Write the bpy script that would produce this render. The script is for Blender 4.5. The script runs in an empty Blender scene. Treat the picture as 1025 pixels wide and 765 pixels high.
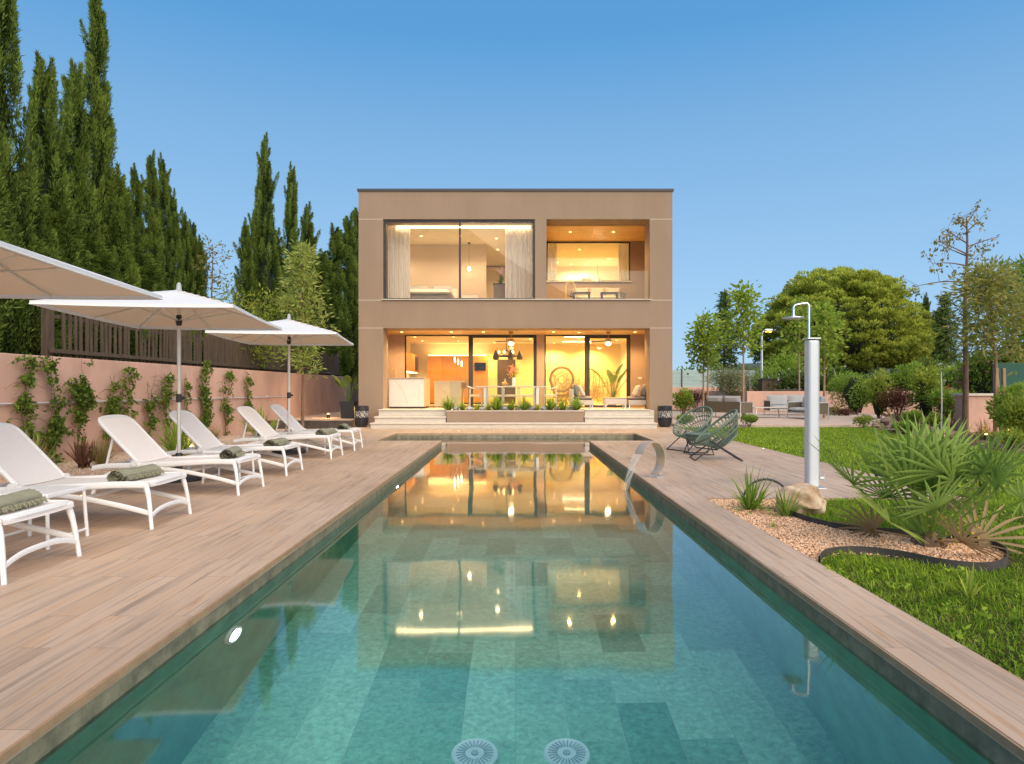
import bpy, math, random
import numpy as np
from mathutils import Vector, Matrix, Euler
R = math.radians
sc = bpy.context.scene
C = sc.collection
rng = np.random.default_rng(7)
random.seed(7)

# ------------------------------------------------------------------ materials
def _new(name):
    m = bpy.data.materials.new(name); m.use_nodes = True
    nt = m.node_tree; nt.nodes.clear()
    out = nt.nodes.new('ShaderNodeOutputMaterial')
    return m, nt, out
def N(nt, t, **kw):
    n = nt.nodes.new('ShaderNode' + t)
    for k, v in kw.items():
        if k.startswith('_'): setattr(n, k[1:], v)
        else: n.inputs[k.replace('__', ' ')].default_value = v
    return n
def L(nt, a, ao, b, bi): nt.links.new(a.outputs[ao], b.inputs[bi])
def col(c, k=1.0): return (min(c[0]*k, 1), min(c[1]*k, 1), min(c[2]*k, 1), 1)
def mixrgb(nt, a=None, b=None, blend='MIX', fac=0.5):
    n = nt.nodes.new('ShaderNodeMix'); n.data_type = 'RGBA'; n.blend_type = blend
    n.inputs[0].default_value = fac
    if a: n.inputs[6].default_value = a
    if b: n.inputs[7].default_value = b
    return n
def mat(name, c, rough=.6, var=.12, scale=6., bump=.1, bscale=80., metal=0., spec=.5, c2=None, det=4, stretch=None, coat=0.):
    m, nt, out = _new(name)
    p = N(nt, 'BsdfPrincipled', Roughness=rough, Metallic=metal)
    p.inputs['Specular IOR Level'].default_value = spec
    p.inputs['Coat Weight'].default_value = coat
    tc = N(nt, 'TexCoord'); src = (tc, 'Object')
    if stretch:
        mp = N(nt, 'Mapping'); mp.inputs['Scale'].default_value = stretch
        L(nt, tc, 'Object', mp, 'Vector'); src = (mp, 'Vector')
    n1 = N(nt, 'TexNoise', Scale=scale, Detail=det, Roughness=.6); L(nt, *src, n1, 'Vector')
    mx = mixrgb(nt, col(c, 1-var), col(c2 if c2 else c, 1+var))
    mr = N(nt, 'MapRange'); mr.inputs['From Min'].default_value = .3; mr.inputs['From Max'].default_value = .7
    L(nt, n1, 'Fac', mr, 'Value'); nt.links.new(mr.outputs[0], mx.inputs[0])
    nt.links.new(mx.outputs[2], p.inputs['Base Color'])
    if bump > 0:
        n2 = N(nt, 'TexNoise', Scale=bscale, Detail=3); L(nt, *src, n2, 'Vector')
        b = N(nt, 'Bump', Strength=bump, Distance=.01); L(nt, n2, 'Fac', b, 'Height'); L(nt, b, 'Normal', p, 'Normal')
    L(nt, p, 'BSDF', out, 'Surface')
    return m
def leafmat(name, c1, c2, trans=.35, rough=.55):
    m, nt, out = _new(name)
    at = N(nt, 'Attribute'); at.attribute_name = 'tint'
    mx = mixrgb(nt, col(c1), col(c2)); nt.links.new(at.outputs['Fac'], mx.inputs[0])
    p = N(nt, 'BsdfPrincipled', Roughness=max(rough,.65)); p.inputs['Specular IOR Level'].default_value = .12
    t = N(nt, 'BsdfTranslucent')
    nt.links.new(mx.outputs[2], p.inputs['Base Color'])
    hs = N(nt, 'HueSaturation'); hs.inputs['Value'].default_value = 1.4; nt.links.new(mx.outputs[2], hs.inputs['Color'])
    L(nt, hs, 'Color', t, 'Color')
    s = N(nt, 'MixShader'); s.inputs[0].default_value = trans
    nt.links.new(p.outputs[0], s.inputs[1]); nt.links.new(t.outputs[0], s.inputs[2])
    L(nt, s, 0, out, 'Surface')
    return m
def fabric(name, c, trans=.25, var=.06, scale=40):
    m, nt, out = _new(name)
    tc = N(nt, 'TexCoord'); n1 = N(nt, 'TexNoise', Scale=scale, Detail=5); L(nt, tc, 'Object', n1, 'Vector')
    mx = mixrgb(nt, col(c, 1-var), col(c, 1+var)); L(nt, n1, 'Fac', mx, 0)
    p = N(nt, 'BsdfPrincipled', Roughness=.85); p.inputs['Specular IOR Level'].default_value = .2
    t = N(nt, 'BsdfTranslucent')
    nt.links.new(mx.outputs[2], p.inputs['Base Color']); nt.links.new(mx.outputs[2], t.inputs['Color'])
    b = N(nt, 'Bump', Strength=.15, Distance=.004); n2 = N(nt, 'TexNoise', Scale=300); L(nt, tc, 'Object', n2, 'Vector')
    L(nt, n2, 'Fac', b, 'Height'); L(nt, b, 'Normal', p, 'Normal')
    s = N(nt, 'MixShader'); s.inputs[0].default_value = trans
    nt.links.new(p.outputs[0], s.inputs[1]); nt.links.new(t.outputs[0], s.inputs[2])
    L(nt, s, 0, out, 'Surface')
    return m
def glow(name, c, s):
    m, nt, out = _new(name)
    e = N(nt, 'Emission', Strength=s); e.inputs['Color'].default_value = col(c)
    L(nt, e, 0, out, 'Surface'); return m
def glassmat(name, tint=(1, 1, 1), refl=1.0, base=0.0):
    m, nt, out = _new(name)
    t = N(nt, 'BsdfTransparent'); t.inputs['Color'].default_value = col(tint)
    g = N(nt, 'BsdfGlossy', Roughness=.0)
    f = N(nt, 'Fresnel', IOR=1.5)
    mm = N(nt, 'Math', _operation='MULTIPLY_ADD'); L(nt, f, 0, mm, 0); mm.inputs[1].default_value = refl; mm.inputs[2].default_value = base
    s = N(nt, 'MixShader'); L(nt, mm, 0, s, 0)
    nt.links.new(t.outputs[0], s.inputs[1]); nt.links.new(g.outputs[0], s.inputs[2])
    L(nt, s, 0, out, 'Surface'); return m
def plankmat(name, ca, cb, w, l, grain=True, mortar=.0025, mcol=(.12, .09, .07), bump=.3, rough=.5, swap=True, gscale=(26, 1.1), warm=None, gmin=.72, offs=.37):
    """boards or tiles of size w (x) by l (y), each with its own tone"""
    m, nt, out = _new(name)
    tc = N(nt, 'TexCoord'); sx = N(nt, 'SeparateXYZ'); L(nt, tc, 'Object', sx, 0)
    cx = N(nt, 'CombineXYZ')
    L(nt, sx, 'Y' if swap else 'X', cx, 'X'); L(nt, sx, 'X' if swap else 'Y', cx, 'Y')
    br = N(nt, 'TexBrick'); br.offset = offs; br.offset_frequency = 2
    br.inputs['Color1'].default_value = (0, 0, 0, 1); br.inputs['Color2'].default_value = (1, 1, 1, 1); br.inputs['Mortar'].default_value = (.5, .5, .5, 1)
    br.inputs['Scale'].default_value = 1; br.inputs['Brick Width'].default_value = l; br.inputs['Row Height'].default_value = w
    br.inputs['Mortar Size'].default_value = mortar; br.inputs['Mortar Smooth'].default_value = .1; br.inputs['Bias'].default_value = 0
    L(nt, cx, 0, br, 'Vector')
    # per board offset for the grain
    sep = N(nt, 'SeparateColor'); L(nt, br, 'Color', sep, 0)
    ml = N(nt, 'Math', _operation='MULTIPLY'); L(nt, sep, 0, ml, 0); ml.inputs[1].default_value = 37.0
    off = N(nt, 'CombineXYZ'); L(nt, ml, 0, off, 'X'); L(nt, ml, 0, off, 'Z')
    va = N(nt, 'VectorMath', _operation='ADD'); L(nt, tc, 'Object', va, 0); L(nt, off, 0, va, 1)
    mp = N(nt, 'Mapping'); mp.inputs['Scale'].default_value = (gscale[0], gscale[1], 1) if swap else (gscale[1], gscale[0], 1)
    L(nt, va, 0, mp, 'Vector')
    n1 = N(nt, 'TexNoise', Scale=1.0, Detail=6, Roughness=.62, Distortion=.6); L(nt, mp, 0, n1, 'Vector')
    n2 = N(nt, 'TexNoise', Scale=.55, Detail=3); L(nt, tc, 'Object', n2, 'Vector')
    a = mixrgb(nt, col(ca), col(cb)); nt.links.new(br.outputs['Color'], a.inputs[0])
    mr = N(nt, 'MapRange'); mr.inputs['From Min'].default_value = .28; mr.inputs['From Max'].default_value = .72
    mr.inputs['To Min'].default_value = gmin; mr.inputs['To Max'].default_value = 1.18
    L(nt, n1, 'Fac', mr, 0)
    g = mixrgb(nt, blend='MULTIPLY', fac=1.0); nt.links.new(a.outputs[2], g.inputs[6]); L(nt, mr, 0, g, 7)
    if warm:
        wn = N(nt, 'MapRange'); wn.inputs['From Min'].default_value = .5; wn.inputs['From Max'].default_value = .72; L(nt, n1, 'Fac', wn, 0)
        w_ = mixrgb(nt, b=col(warm)); nt.links.new(wn.outputs[0], w_.inputs[0]); nt.links.new(g.outputs[2], w_.inputs[6])
        g = w_
    mr2 = N(nt, 'MapRange'); mr2.inputs['To Min'].default_value = .86; mr2.inputs['To Max'].default_value = 1.12; mr2.inputs['From Min'].default_value = .3; mr2.inputs['From Max'].default_value = .7
    L(nt, n2, 'Fac', mr2, 0)
    g2 = mixrgb(nt, blend='MULTIPLY', fac=1.0); nt.links.new(g.outputs[2], g2.inputs[6]); L(nt, mr2, 0, g2, 7)
    fin = mixrgb(nt, b=col(mcol)); L(nt, br, 'Fac', fin, 0); nt.links.new(g2.outputs[2], fin.inputs[6])
    p = N(nt, 'BsdfPrincipled', Roughness=rough); p.inputs['Specular IOR Level'].default_value = .22
    nt.links.new(fin.outputs[2], p.inputs['Base Color'])
    iv = N(nt, 'Math', _operation='MULTIPLY_ADD'); L(nt, br, 'Fac', iv, 0); iv.inputs[1].default_value = -1.0; L(nt, n1, 'Fac', iv, 2)
    b = N(nt, 'Bump', Strength=bump, Distance=.004); L(nt, iv, 0, b, 'Height'); L(nt, b, 'Normal', p, 'Normal')
    L(nt, p, 0, out, 'Surface'); return m

# ------------------------------------------------------------------ mesh builder
class MB:
    def __init__(s): s.v = []; s.f = []; s.m = []; s.cur = 0
    def add(s, vs, fs):
        o = len(s.v); s.v += [tuple(v) for v in vs]; s.f += [tuple(i+o for i in f) for f in fs]; s.m += [s.cur]*len(fs); return s
    def box(s, x0, x1, y0, y1, z0, z1):
        return s.add([(x0,y0,z0),(x1,y0,z0),(x1,y1,z0),(x0,y1,z0),(x0,y0,z1),(x1,y0,z1),(x1,y1,z1),(x0,y1,z1)],
                     [(3,2,1,0),(4,5,6,7),(0,1,5,4),(1,2,6,5),(2,3,7,6),(3,0,4,7)])
    def obox(s, c, size, rot=None):
        h = Vector(size)/2; M_ = rot if rot else Matrix.Identity(3)
        vs = [Vector(c) + M_ @ Vector((sx*h.x, sy*h.y, sz*h.z)) for sz in (-1,1) for sx,sy in ((-1,-1),(1,-1),(1,1),(-1,1))]
        return s.add(vs, [(3,2,1,0),(4,5,6,7),(0,1,5,4),(1,2,6,5),(2,3,7,6),(3,0,4,7)])
    def tube(s, pts, r, n=8, closed=False, flat=None):
        pts = [Vector(p) for p in pts]; k = len(pts)
        rs = r if isinstance(r, (list, tuple)) else [r]*k
        vs = []; up = None
        for i, p in enumerate(pts):
            if closed: t = pts[(i+1) % k] - pts[i-1]
            else: t = pts[min(i+1, k-1)] - pts[max(i-1, 0)]
            t = t.normalized() if t.length > 1e-9 else Vector((0,0,1))
            if up is None:
                up = Vector((0,0,1)) if abs(t.z) < .9 else Vector((1,0,0))
            a = up - t*up.dot(t)
            if a.length < 1e-6: a = t.orthogonal()
            a.normalize(); up = a; b = t.cross(a)
            for j in range(n):
                w = 2*math.pi*j/n
                sa = flat[0] if flat else 1; sb = flat[1] if flat else 1
                vs.append(p + a*(math.cos(w)*rs[i]*sa) + b*(math.sin(w)*rs[i]*sb))
        fs = []
        for i in range(k if closed else k-1):
            i2 = (i+1) % k
            for j in range(n):
                j2 = (j+1) % n
                fs.append((i*n+j, i*n+j2, i2*n+j2, i2*n+j))
        if not closed:
            fs.append(tuple(range(n-1, -1, -1))); fs.append(tuple((k-1)*n+j for j in range(n)))
        return s.add(vs, fs)
    def lathe(s, prof, n=24, c=(0,0,0)):
        vs = []; k = len(prof)
        for r, z in prof:
            for j in range(n):
                w = 2*math.pi*j/n; vs.append((c[0]+r*math.cos(w), c[1]+r*math.sin(w), c[2]+z))
        fs = [(i*n+j, i*n+(j+1) % n, (i+1)*n+(j+1) % n, (i+1)*n+j) for i in range(k-1) for j in range(n)]
        fs.append(tuple(range(n-1, -1, -1))); fs.append(tuple((k-1)*n+j for j in range(n)))
        return s.add(vs, fs)
    def grid(s, P):
        """P: 2D list of points"""
        a = len(P); b = len(P[0])
        return s.add([p for row in P for p in row], [(i*b+j, i*b+j+1, (i+1)*b+j+1, (i+1)*b+j) for i in range(a-1) for j in range(b-1)])
    def blob(s, c, r, n=10, seed=0, amp=.12, flat=0.0):
        rnd = random.Random(seed); vs = []; ph = [rnd.uniform(0, 6) for _ in range(6)]
        for i in range(n+1):
            th = math.pi*i/n
            for j in range(2*n):
                w = math.pi*j/n
                d = Vector((math.sin(th)*math.cos(w), math.sin(th)*math.sin(w), math.cos(th)))
                k = 1 + amp*(math.sin(3*d.x+ph[0])*math.cos(2.5*d.y+ph[1]) + .6*math.sin(5*d.z+4*d.x+ph[2]) + .4*math.sin(8*d.y-5*d.z+ph[3]))
                vs.append((c[0]+d.x*r[0]*k, c[1]+d.y*r[1]*k, c[2]+max(d.z*r[2]*k, -1e9 if not flat else -flat)))
        m2 = 2*n
        fs = [(i*m2+j, (i+1)*m2+j, (i+1)*m2+(j+1) % m2, i*m2+(j+1) % m2) for i in range(n) for j in range(m2)]
        return s.add(vs, fs)
    def cushion(s, c, size, rot=None, puff=.5, n=8):
        """soft pillow block"""
        M_ = rot if rot else Matrix.Identity(3)
        for sgn in (1, -1):
            P = []
            for i in range(n+1):
                row = []
                for j in range(n+1):
                    u = -1+2*i/n; v = -1+2*j/n
                    k = (max(0, 1-u**6)*max(0, 1-v**6))**.35
                    cu = u*(1-.04*(1-abs(v))); cv = v*(1-.04*(1-abs(u)))
                    row.append(Vector(c) + M_ @ Vector((cu*size[0]/2, cv*size[1]/2, sgn*size[2]/2*k)))
                P.append(row if sgn > 0 else row[::-1])
            s.grid(P)
        return s
    def build(s, name, mats, parent=None, smooth=False, bevel=0., label=None, loc=None, ang=40):
        me = bpy.data.meshes.new(name); me.from_pydata(s.v, [], s.f)
        if not isinstance(mats, (list, tuple)): mats = [mats]
        for m in mats: me.materials.append(m)
        if len(mats) > 1: me.polygons.foreach_set('material_index', s.m)
        me.update()
        if smooth:
            me.shade_smooth(); me.set_sharp_from_angle(angle=R(ang))
        o = bpy.data.objects.new(name, me); C.objects.link(o)
        if parent is not None: o.parent = parent
        if loc is not None: o.location = loc
        if bevel > 0:
            b = o.modifiers.new('bevel', 'BEVEL'); b.width = bevel; b.segments = 2; b.limit_method = 'ANGLE'; b.angle_limit = R(40)
        if label: o['label'] = label
        return o
def npmesh(name, V, F, mats, parent=None, tint=None, midx=None, smooth=False, loc=None):
    """V (n,3), F (m,k) numpy; tint per vertex"""
    me = bpy.data.meshes.new(name); k = F.shape[1]
    me.vertices.add(len(V)); me.vertices.foreach_set('co', np.ascontiguousarray(V, dtype=np.float32).ravel())
    me.loops.add(F.size); me.loops.foreach_set('vertex_index', np.ascontiguousarray(F, dtype=np.int32).ravel())
    me.polygons.add(len(F)); me.polygons.foreach_set('loop_start', np.arange(0, F.size, k, dtype=np.int32))
    if not isinstance(mats, (list, tuple)): mats = [mats]
    for m in mats: me.materials.append(m)
    if midx is not None: me.polygons.foreach_set('material_index', np.ascontiguousarray(midx, dtype=np.int32))
    if tint is not None:
        a = me.attributes.new('tint', 'FLOAT', 'POINT'); a.data.foreach_set('value', np.ascontiguousarray(tint, dtype=np.float32))
    me.update(calc_edges=True); me.validate()
    if smooth: me.shade_smooth()
    o = bpy.data.objects.new(name, me); C.objects.link(o)
    if parent is not None: o.parent = parent
    if loc is not None: o.location = loc
    return o
def unit(a): return a/np.maximum(np.linalg.norm(a, axis=-1, keepdims=True), 1e-9)
def leafarrays(P, D, Ln, W, tint, rnd, fold=.0):
    """diamond leaves: base P, direction D, length Ln, width W"""
    n = len(P); D = unit(D); A = unit(rnd.normal(size=(n, 3))); S = unit(np.cross(D, A))
    Ln = np.broadcast_to(np.asarray(Ln, float).reshape(-1, 1), (n, 1)); W = np.broadcast_to(np.asarray(W, float).reshape(-1, 1), (n, 1))
    Nn = np.cross(S, D)
    V = np.stack([P, P + D*Ln*.45 + S*W*.5 + Nn*W*fold, P + D*Ln, P + D*Ln*.45 - S*W*.5 + Nn*W*fold], 1).reshape(-1, 3)
    F = np.arange(4*n).reshape(n, 4)
    return V, F, np.repeat(np.clip(tint, 0, 1), 4)
def leaves(name, P, D, Ln, W, tint, m, parent=None, rnd=rng, loc=None, fold=.0):
    V, F, t = leafarrays(P, D, Ln, W, tint, rnd, fold)
    return npmesh(name, V, F, m, parent, tint=t, loc=loc)

def thing(name, label, cat, loc=(0,0,0), rz=0., group=None, scale=None):
    o = bpy.data.objects.new(name, None); C.objects.link(o); o.location = loc; o.rotation_euler = (0, 0, rz)
    o.empty_display_size = .2
    if scale: o.scale = scale
    o['label'] = label; o['category'] = cat
    if group: o['group'] = group
    return o
def tag(o, label, cat, group=None):
    o['label'] = label; o['category'] = cat
    if group: o['group'] = group
    return o
def setting(o, kind='structure', label=None):
    o['kind'] = kind
    if label: o['label'] = label
    return o
def dup(root, loc, rz=None, label=None, scale=None):
    r = root.copy(); C.objects.link(r); r.location = loc
    if rz is not None: r.rotation_euler = (0, 0, rz)
    if scale is not None: r.scale = scale
    if label: r['label'] = label
    for ch in list(root.children):
        c = ch.copy(); C.objects.link(c); c.parent = r
        for g in list(ch.children):
            d = g.copy(); C.objects.link(d); d.parent = c
    return r
def arc(pts, n=8):
    """smooth a polyline (Catmull-Rom)"""
    P = [Vector(p) for p in pts]; out = []
    for i in range(len(P)-1):
        a = P[max(i-1, 0)]; b = P[i]; c = P[i+1]; d = P[min(i+2, len(P)-1)]
        for k in range(n):
            t = k/n
            out.append(.5*((2*b) + (c-a)*t + (2*a-5*b+4*c-d)*t*t + (3*b-a-3*c+d)*t**3))
    out.append(P[-1]); return out
FPX, CX, HY, EYE = 683., 516., 389., 1.2      # measured from the photograph: focal length, vanishing point, eye height
def px(x, Y): return (x-CX)*Y/FPX
def pz(y, Y): return EYE-(y-HY)*Y/FPX

# ------------------------------------------------------------------ camera, sky, sun
cam = bpy.data.cameras.new('camera'); co = bpy.data.objects.new('camera', cam); C.objects.link(co)
co.location = (0, 0, EYE); co.rotation_euler = (R(90), 0, 0)
cam.sensor_fit = 'HORIZONTAL'; cam.sensor_width = 36; cam.lens = FPX/1025*36
cam.shift_x = -3.5/1025; cam.shift_y = 6.5/1025; cam.clip_end = 3000; cam.clip_start = .05
sc.camera = co
SUN_EL, SUN_AZ = R(42), R(152)
w = bpy.data.worlds.new('World'); sc.world = w; w.use_nodes = True
nt = w.node_tree; nt.nodes.clear()
wo = nt.nodes.new('ShaderNodeOutputWorld'); bg = N(nt, 'Background', Strength=.14)
sky = nt.nodes.new('ShaderNodeTexSky'); sky.sky_type = 'NISHITA'; sky.sun_disc = False
sky.sun_elevation = SUN_EL; sky.sun_rotation = SUN_AZ; sky.altitude = 0; sky.air_density = 1.0; sky.dust_density = .4; sky.ozone_density = 2.0
def s2l(*c): return tuple(((v/255+.055)/1.055)**2.4 if v > 10 else v/255/12.92 for v in c)+(1,)
# evening clear sky: the Nishita sky softened toward a smooth blue gradient by elevation
tc = N(nt, 'TexCoord'); sx = N(nt, 'SeparateXYZ'); L(nt, tc, 'Generated', sx, 0)
rp = nt.nodes.new('ShaderNodeValToRGB'); L(nt, sx, 'Z', rp, 0); el = rp.color_ramp.elements
el[0].position = 0; el[0].color = s2l(180,216,245); el[1].position = 1; el[1].color = s2l(52,118,188)
for p_, c_ in ((.10,(164,208,246)),(.34,(128,181,229)),(.46,(92,162,221))): e = el.new(p_); e.color = s2l(*c_)
vm = N(nt, 'VectorMath', _operation='SCALE'); L(nt, rp, 0, vm, 0); vm.inputs['Scale'].default_value = 1/.14
mx = mixrgb(nt, fac=.93); L(nt, sky, 0, mx, 6); L(nt, vm, 0, mx, 7)
nt.links.new(mx.outputs[2], bg.inputs['Color']); L(nt, bg, 0, wo, 'Surface')
sun = bpy.data.lights.new('sun', 'SUN'); so = bpy.data.objects.new('sun', sun); C.objects.link(so)
sun.energy = 5.0; sun.angle = R(80); sun.color = (1, .85, .66)
sd = Vector((math.sin(SUN_AZ)*math.cos(SUN_EL), math.cos(SUN_AZ)*math.cos(SUN_EL), math.sin(SUN_EL)))
so.rotation_euler = (-sd).to_track_quat('-Z', 'Y').to_euler(); so.location = (-6, -10, 12)
sc.view_settings.view_transform = 'Standard'; sc.view_settings.look = 'None'; sc.view_settings.exposure = 0; sc.view_settings.gamma = 1
sc.cycles.use_denoising = True
sc.cycles.max_bounces = 10; sc.cycles.diffuse_bounces = 4; sc.cycles.glossy_bounces = 4; sc.cycles.transmission_bounces = 8; sc.cycles.transparent_max_bounces = 12
sc.cycles.sample_clamp_indirect = 6; sc.cycles.caustics_reflective = True; sc.cycles.caustics_refractive = True; sc.cycles.blur_glossy = .3

# ------------------------------------------------------------------ palette
m_stucco = mat('stucco', (.305, .212, .143), .9, .07, .9, .25, 220, det=7, stretch=(1.6, 1.6, .5))
m_joint = mat('joint', (.62, .53, .44), .8, .05)
m_capm = mat('cap_metal', (.05, .05, .055), .5, .05)
m_frame = mat('frame_metal', (.028, .024, .022), .45, .05)
m_glass = glassmat('window_glass', (.97, .98, .97), .6, .0)
m_rail_glass = glassmat('rail_glass', (.92, .96, .94), .5, .0)
m_stone = mat('travertine', (.60, .53, .44), .65, .10, 5, .12, 60, stretch=(1, 1, 4))
m_woodceil = plankmat('wood_ceiling', (.72, .42, .15), (.80, .48, .19), .12, 2.4, swap=False, gscale=(30, 1.4), mortar=.003, mcol=(.12, .06, .02), rough=.42, gmin=.82)
m_cab = plankmat('oak_cabinet', (.50, .235, .06), (.55, .26, .07), .6, 3, mortar=.002, mcol=(.2, .1, .04), gscale=(2, 2), rough=.5, gmin=.9)
m_cream = mat('cream_wall', (.80, .70, .50), .9, .03, 3, .05)
m_yellow = mat('ochre_wall', (.80, .66, .30), .9, .04, 3, .05)
m_floorin = mat('interior_floor', (.55, .47, .37), .45, .06, 3, .02)
m_white = mat('white_paint', (.78, .77, .74), .45, .03)
m_marble = mat('marble', (.70, .64, .55), .35, .05, 3, .0)
m_vein = mat('marble_vein', (.50, .36, .20), .45, .1)
m_deck = plankmat('deck_tiles', (.585, .412, .288), (.665, .485, .352), .165, 1.2, bump=.35, rough=.55, warm=(.40, .235, .125), gscale=(19, .9), gmin=.48, mortar=.0018, mcol=(.25, .17, .12))
m_deckedge = mat('deck_edge', (.36, .22, .12), .6, .15, 10)
m_pooltile = plankmat('pool_tiles', (.155, .40, .31), (.36, .66, .53), .3, .62, gscale=(24, 24), mortar=.0022, mcol=(.26, .40, .36), bump=.2, rough=.6, gmin=.62, offs=.43)
m_waterline = mat('waterline_stone', (.19, .165, .105), .6, .4, 9, .3, 40)
m_poolwall = mat('pool_wall_stone', (.15, .41, .32), .6, .22, 4, .2, 40)
m_shelf = plankmat('shelf_tiles', (.42, .44, .34), (.55, .56, .45), .6, .3, gscale=(8, 8), mortar=.004, mcol=(.2, .24, .2), bump=.15, rough=.6, gmin=.8)
m_pinkwall = mat('pink_wall', (.61, .375, .285), .92, .22, .8, .25, 120, det=9, stretch=(1, 1, .6))
m_bark = mat('bark', (.17, .105, .065), .9, .3, 12, .6, 40, stretch=(1, 1, .25))
m_barkpale = mat('bark_pale', (.33, .21, .125), .9, .2, 12, .4, 40, stretch=(1, 1, .25))
m_oldwood = mat('weathered_wood', (.095, .066, .043), .9, .35, 5, .4, 50, stretch=(3, 3, .4))
m_whiteplastic = mat('white_resin', (.80, .79, .77), .42, .02, 4, .03, 200)
m_sling = fabric('white_sling', (.88, .81, .765), .05)
m_canopy = fabric('canopy_cloth', (.80, .815, .83), .2, .03, 3)
m_underbounce = fabric('canopy_underbounce', (.90, .74, .56), .35, .03, 3)  # beige stands for warm ground bounce on the canopy underside
m_alu = mat('aluminium', (.62, .63, .63), .38, .03, 4, .0, metal=.7)
m_alupole = mat('pole_aluminium', (.66, .63, .58), .4, .03, 4, .0, metal=.3)
m_dark = mat('dark_plastic', (.025, .025, .028), .5, .1)
m_towel = fabric('sage_towel', (.30, .285, .20), .05, .30, 90)
m_cane = mat('green_cord', (.125, .175, .125), .6, .15, 40)
m_rattan = mat('rattan', (.50, .29, .10), .6, .2, 30)
m_black = mat('black_metal', (.022, .024, .026), .45, .05)
m_rope = mat('taupe_weave', (.13, .105, .07), .85, .2, 60, .5, 150)
m_greyfab = fabric('grey_cushion', (.42, .42, .42), .0)
m_beigefab = fabric('beige_cushion', (.58, .46, .36), .0)
m_taupefab = fabric('taupe_cushion', (.27, .215, .175), .0)
m_linen = fabric('bed_linen', (.78, .72, .64), .0)
m_lightwood = mat('light_wood', (.60, .52, .43), .6, .1, 10, .1, stretch=(1, 1, .2))
m_lawn = mat('lawn_soil', (.035, .055, .010), 1.0, .3, 4, .5, 60, c2=(.07, .06, .02), spec=.05)
m_soil = mat('bed_soil', (.16, .095, .06), .95, .35, 5, .8, 30)
m_terrain = mat('terrain', (.14, .13, .06), .95, .3, .2, .4, 4)
m_patio = mat('patio_paving', (.58, .43, .33), .85, .08, 1.5, .2, 90)
def gravelmat(name, c1, c2, scale):
    m, nt, out = _new(name)
    tc = N(nt, 'TexCoord'); v = N(nt, 'TexVoronoi', Scale=scale); L(nt, tc, 'Object', v, 'Vector')
    sep = N(nt, 'SeparateColor'); L(nt, v, 'Color', sep, 0)
    mx = mixrgb(nt, col(c1), col(c2)); L(nt, sep, 0, mx, 0)
    p = N(nt, 'BsdfPrincipled', Roughness=.9); nt.links.new(mx.outputs[2], p.inputs['Base Color'])
    iv = N(nt, 'Math', _operation='MULTIPLY'); L(nt, v, 'Distance', iv, 0); iv.inputs[1].default_value = -1
    b = N(nt, 'Bump', Strength=1.0, Distance=.03); L(nt, iv, 0, b, 'Height'); L(nt, b, 'Normal', p, 'Normal')
    L(nt, p, 0, out, 'Surface'); return m
m_gravel = gravelmat('gravel_ground', (.58, .37, .23), (.84, .60, .43), 45)
m_pebble = leafmat('gravel_stones', (.66, .34, .17), (.96, .67, .45), 0.0, .85)
m_limestone = leafmat('pale_pebbles', (.45, .33, .24), (.75, .62, .50), 0.0, .85)
m_boulder = mat('boulder_stone', (.36, .18, .065), .9, .25, 7, 1.0, 9, c2=(.66, .50, .35), det=10)
m_rock = mat('bed_rock', (.30, .20, .14), .9, .4, 6, .8, 20)
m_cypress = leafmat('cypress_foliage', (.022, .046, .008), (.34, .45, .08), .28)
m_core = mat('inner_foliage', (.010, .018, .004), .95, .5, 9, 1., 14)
m_pine = leafmat('pine_needles', (.060, .100, .010), (.54, .58, .085), .3)
m_leafgreen = leafmat('leaf_green', (.085, .16, .020), (.38, .50, .075), .4)
m_leaflime = leafmat('leaf_lime', (.15, .23, .03), (.48, .50, .08), .4)
m_leafdark = leafmat('leaf_dark', (.035, .07, .012), (.20, .27, .06), .3)
m_leafolive = leafmat('leaf_olive', (.13, .16, .07), (.34, .36, .18), .3)
m_leafgrev = leafmat('leaf_grevillea', (.17, .23, .04), (.54, .58, .17), .4)
m_leafbrown = leafmat('leaf_russet', (.13, .16, .04), (.42, .29, .10), .4)
m_leafred = leafmat('leaf_red', (.085, .028, .022), (.22, .11, .07), .3)
m_leaftan = leafmat('leaf_tan', (.16, .15, .04), (.42, .33, .14), .35)
m_palm = leafmat('palm_leaf', (.055, .13, .012), (.42, .54, .13), .35)
m_palmdry = leafmat('palm_dry', (.24, .15, .07), (.48, .35, .20), .3)
m_vine = leafmat('vine_leaf', (.05, .10, .014), (.22, .28, .05), .35)
m_grass = leafmat('grass_blade', (.042, .12, .006), (.44, .58, .06), .45)
m_leafplane = leafmat('leaf_plane', (.12, .20, .025), (.46, .56, .08), .45)
m_flowerwhite = leafmat('petal_white', (.7, .68, .58), (.85, .84, .78), .3)
m_flowerpink = leafmat('petal_pink', (.55, .04, .22), (.75, .35, .45), .3)
m_flowerred = leafmat('petal_red', (.55, .02, .05), (.75, .08, .12), .3)
m_lampwarm = glow('lamp_warm', (1, .58, .20), 7)
m_lampfan = glow('lamp_fan', (1, .78, .46), 32)
m_led = glow('led_strip', (1, .70, .36), 20)
m_poollamp = glow('pool_lamp', (.86, 1, .93), 130)
m_spotlit = glow('spot_lit', (1, .66, .36), 7)
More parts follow.
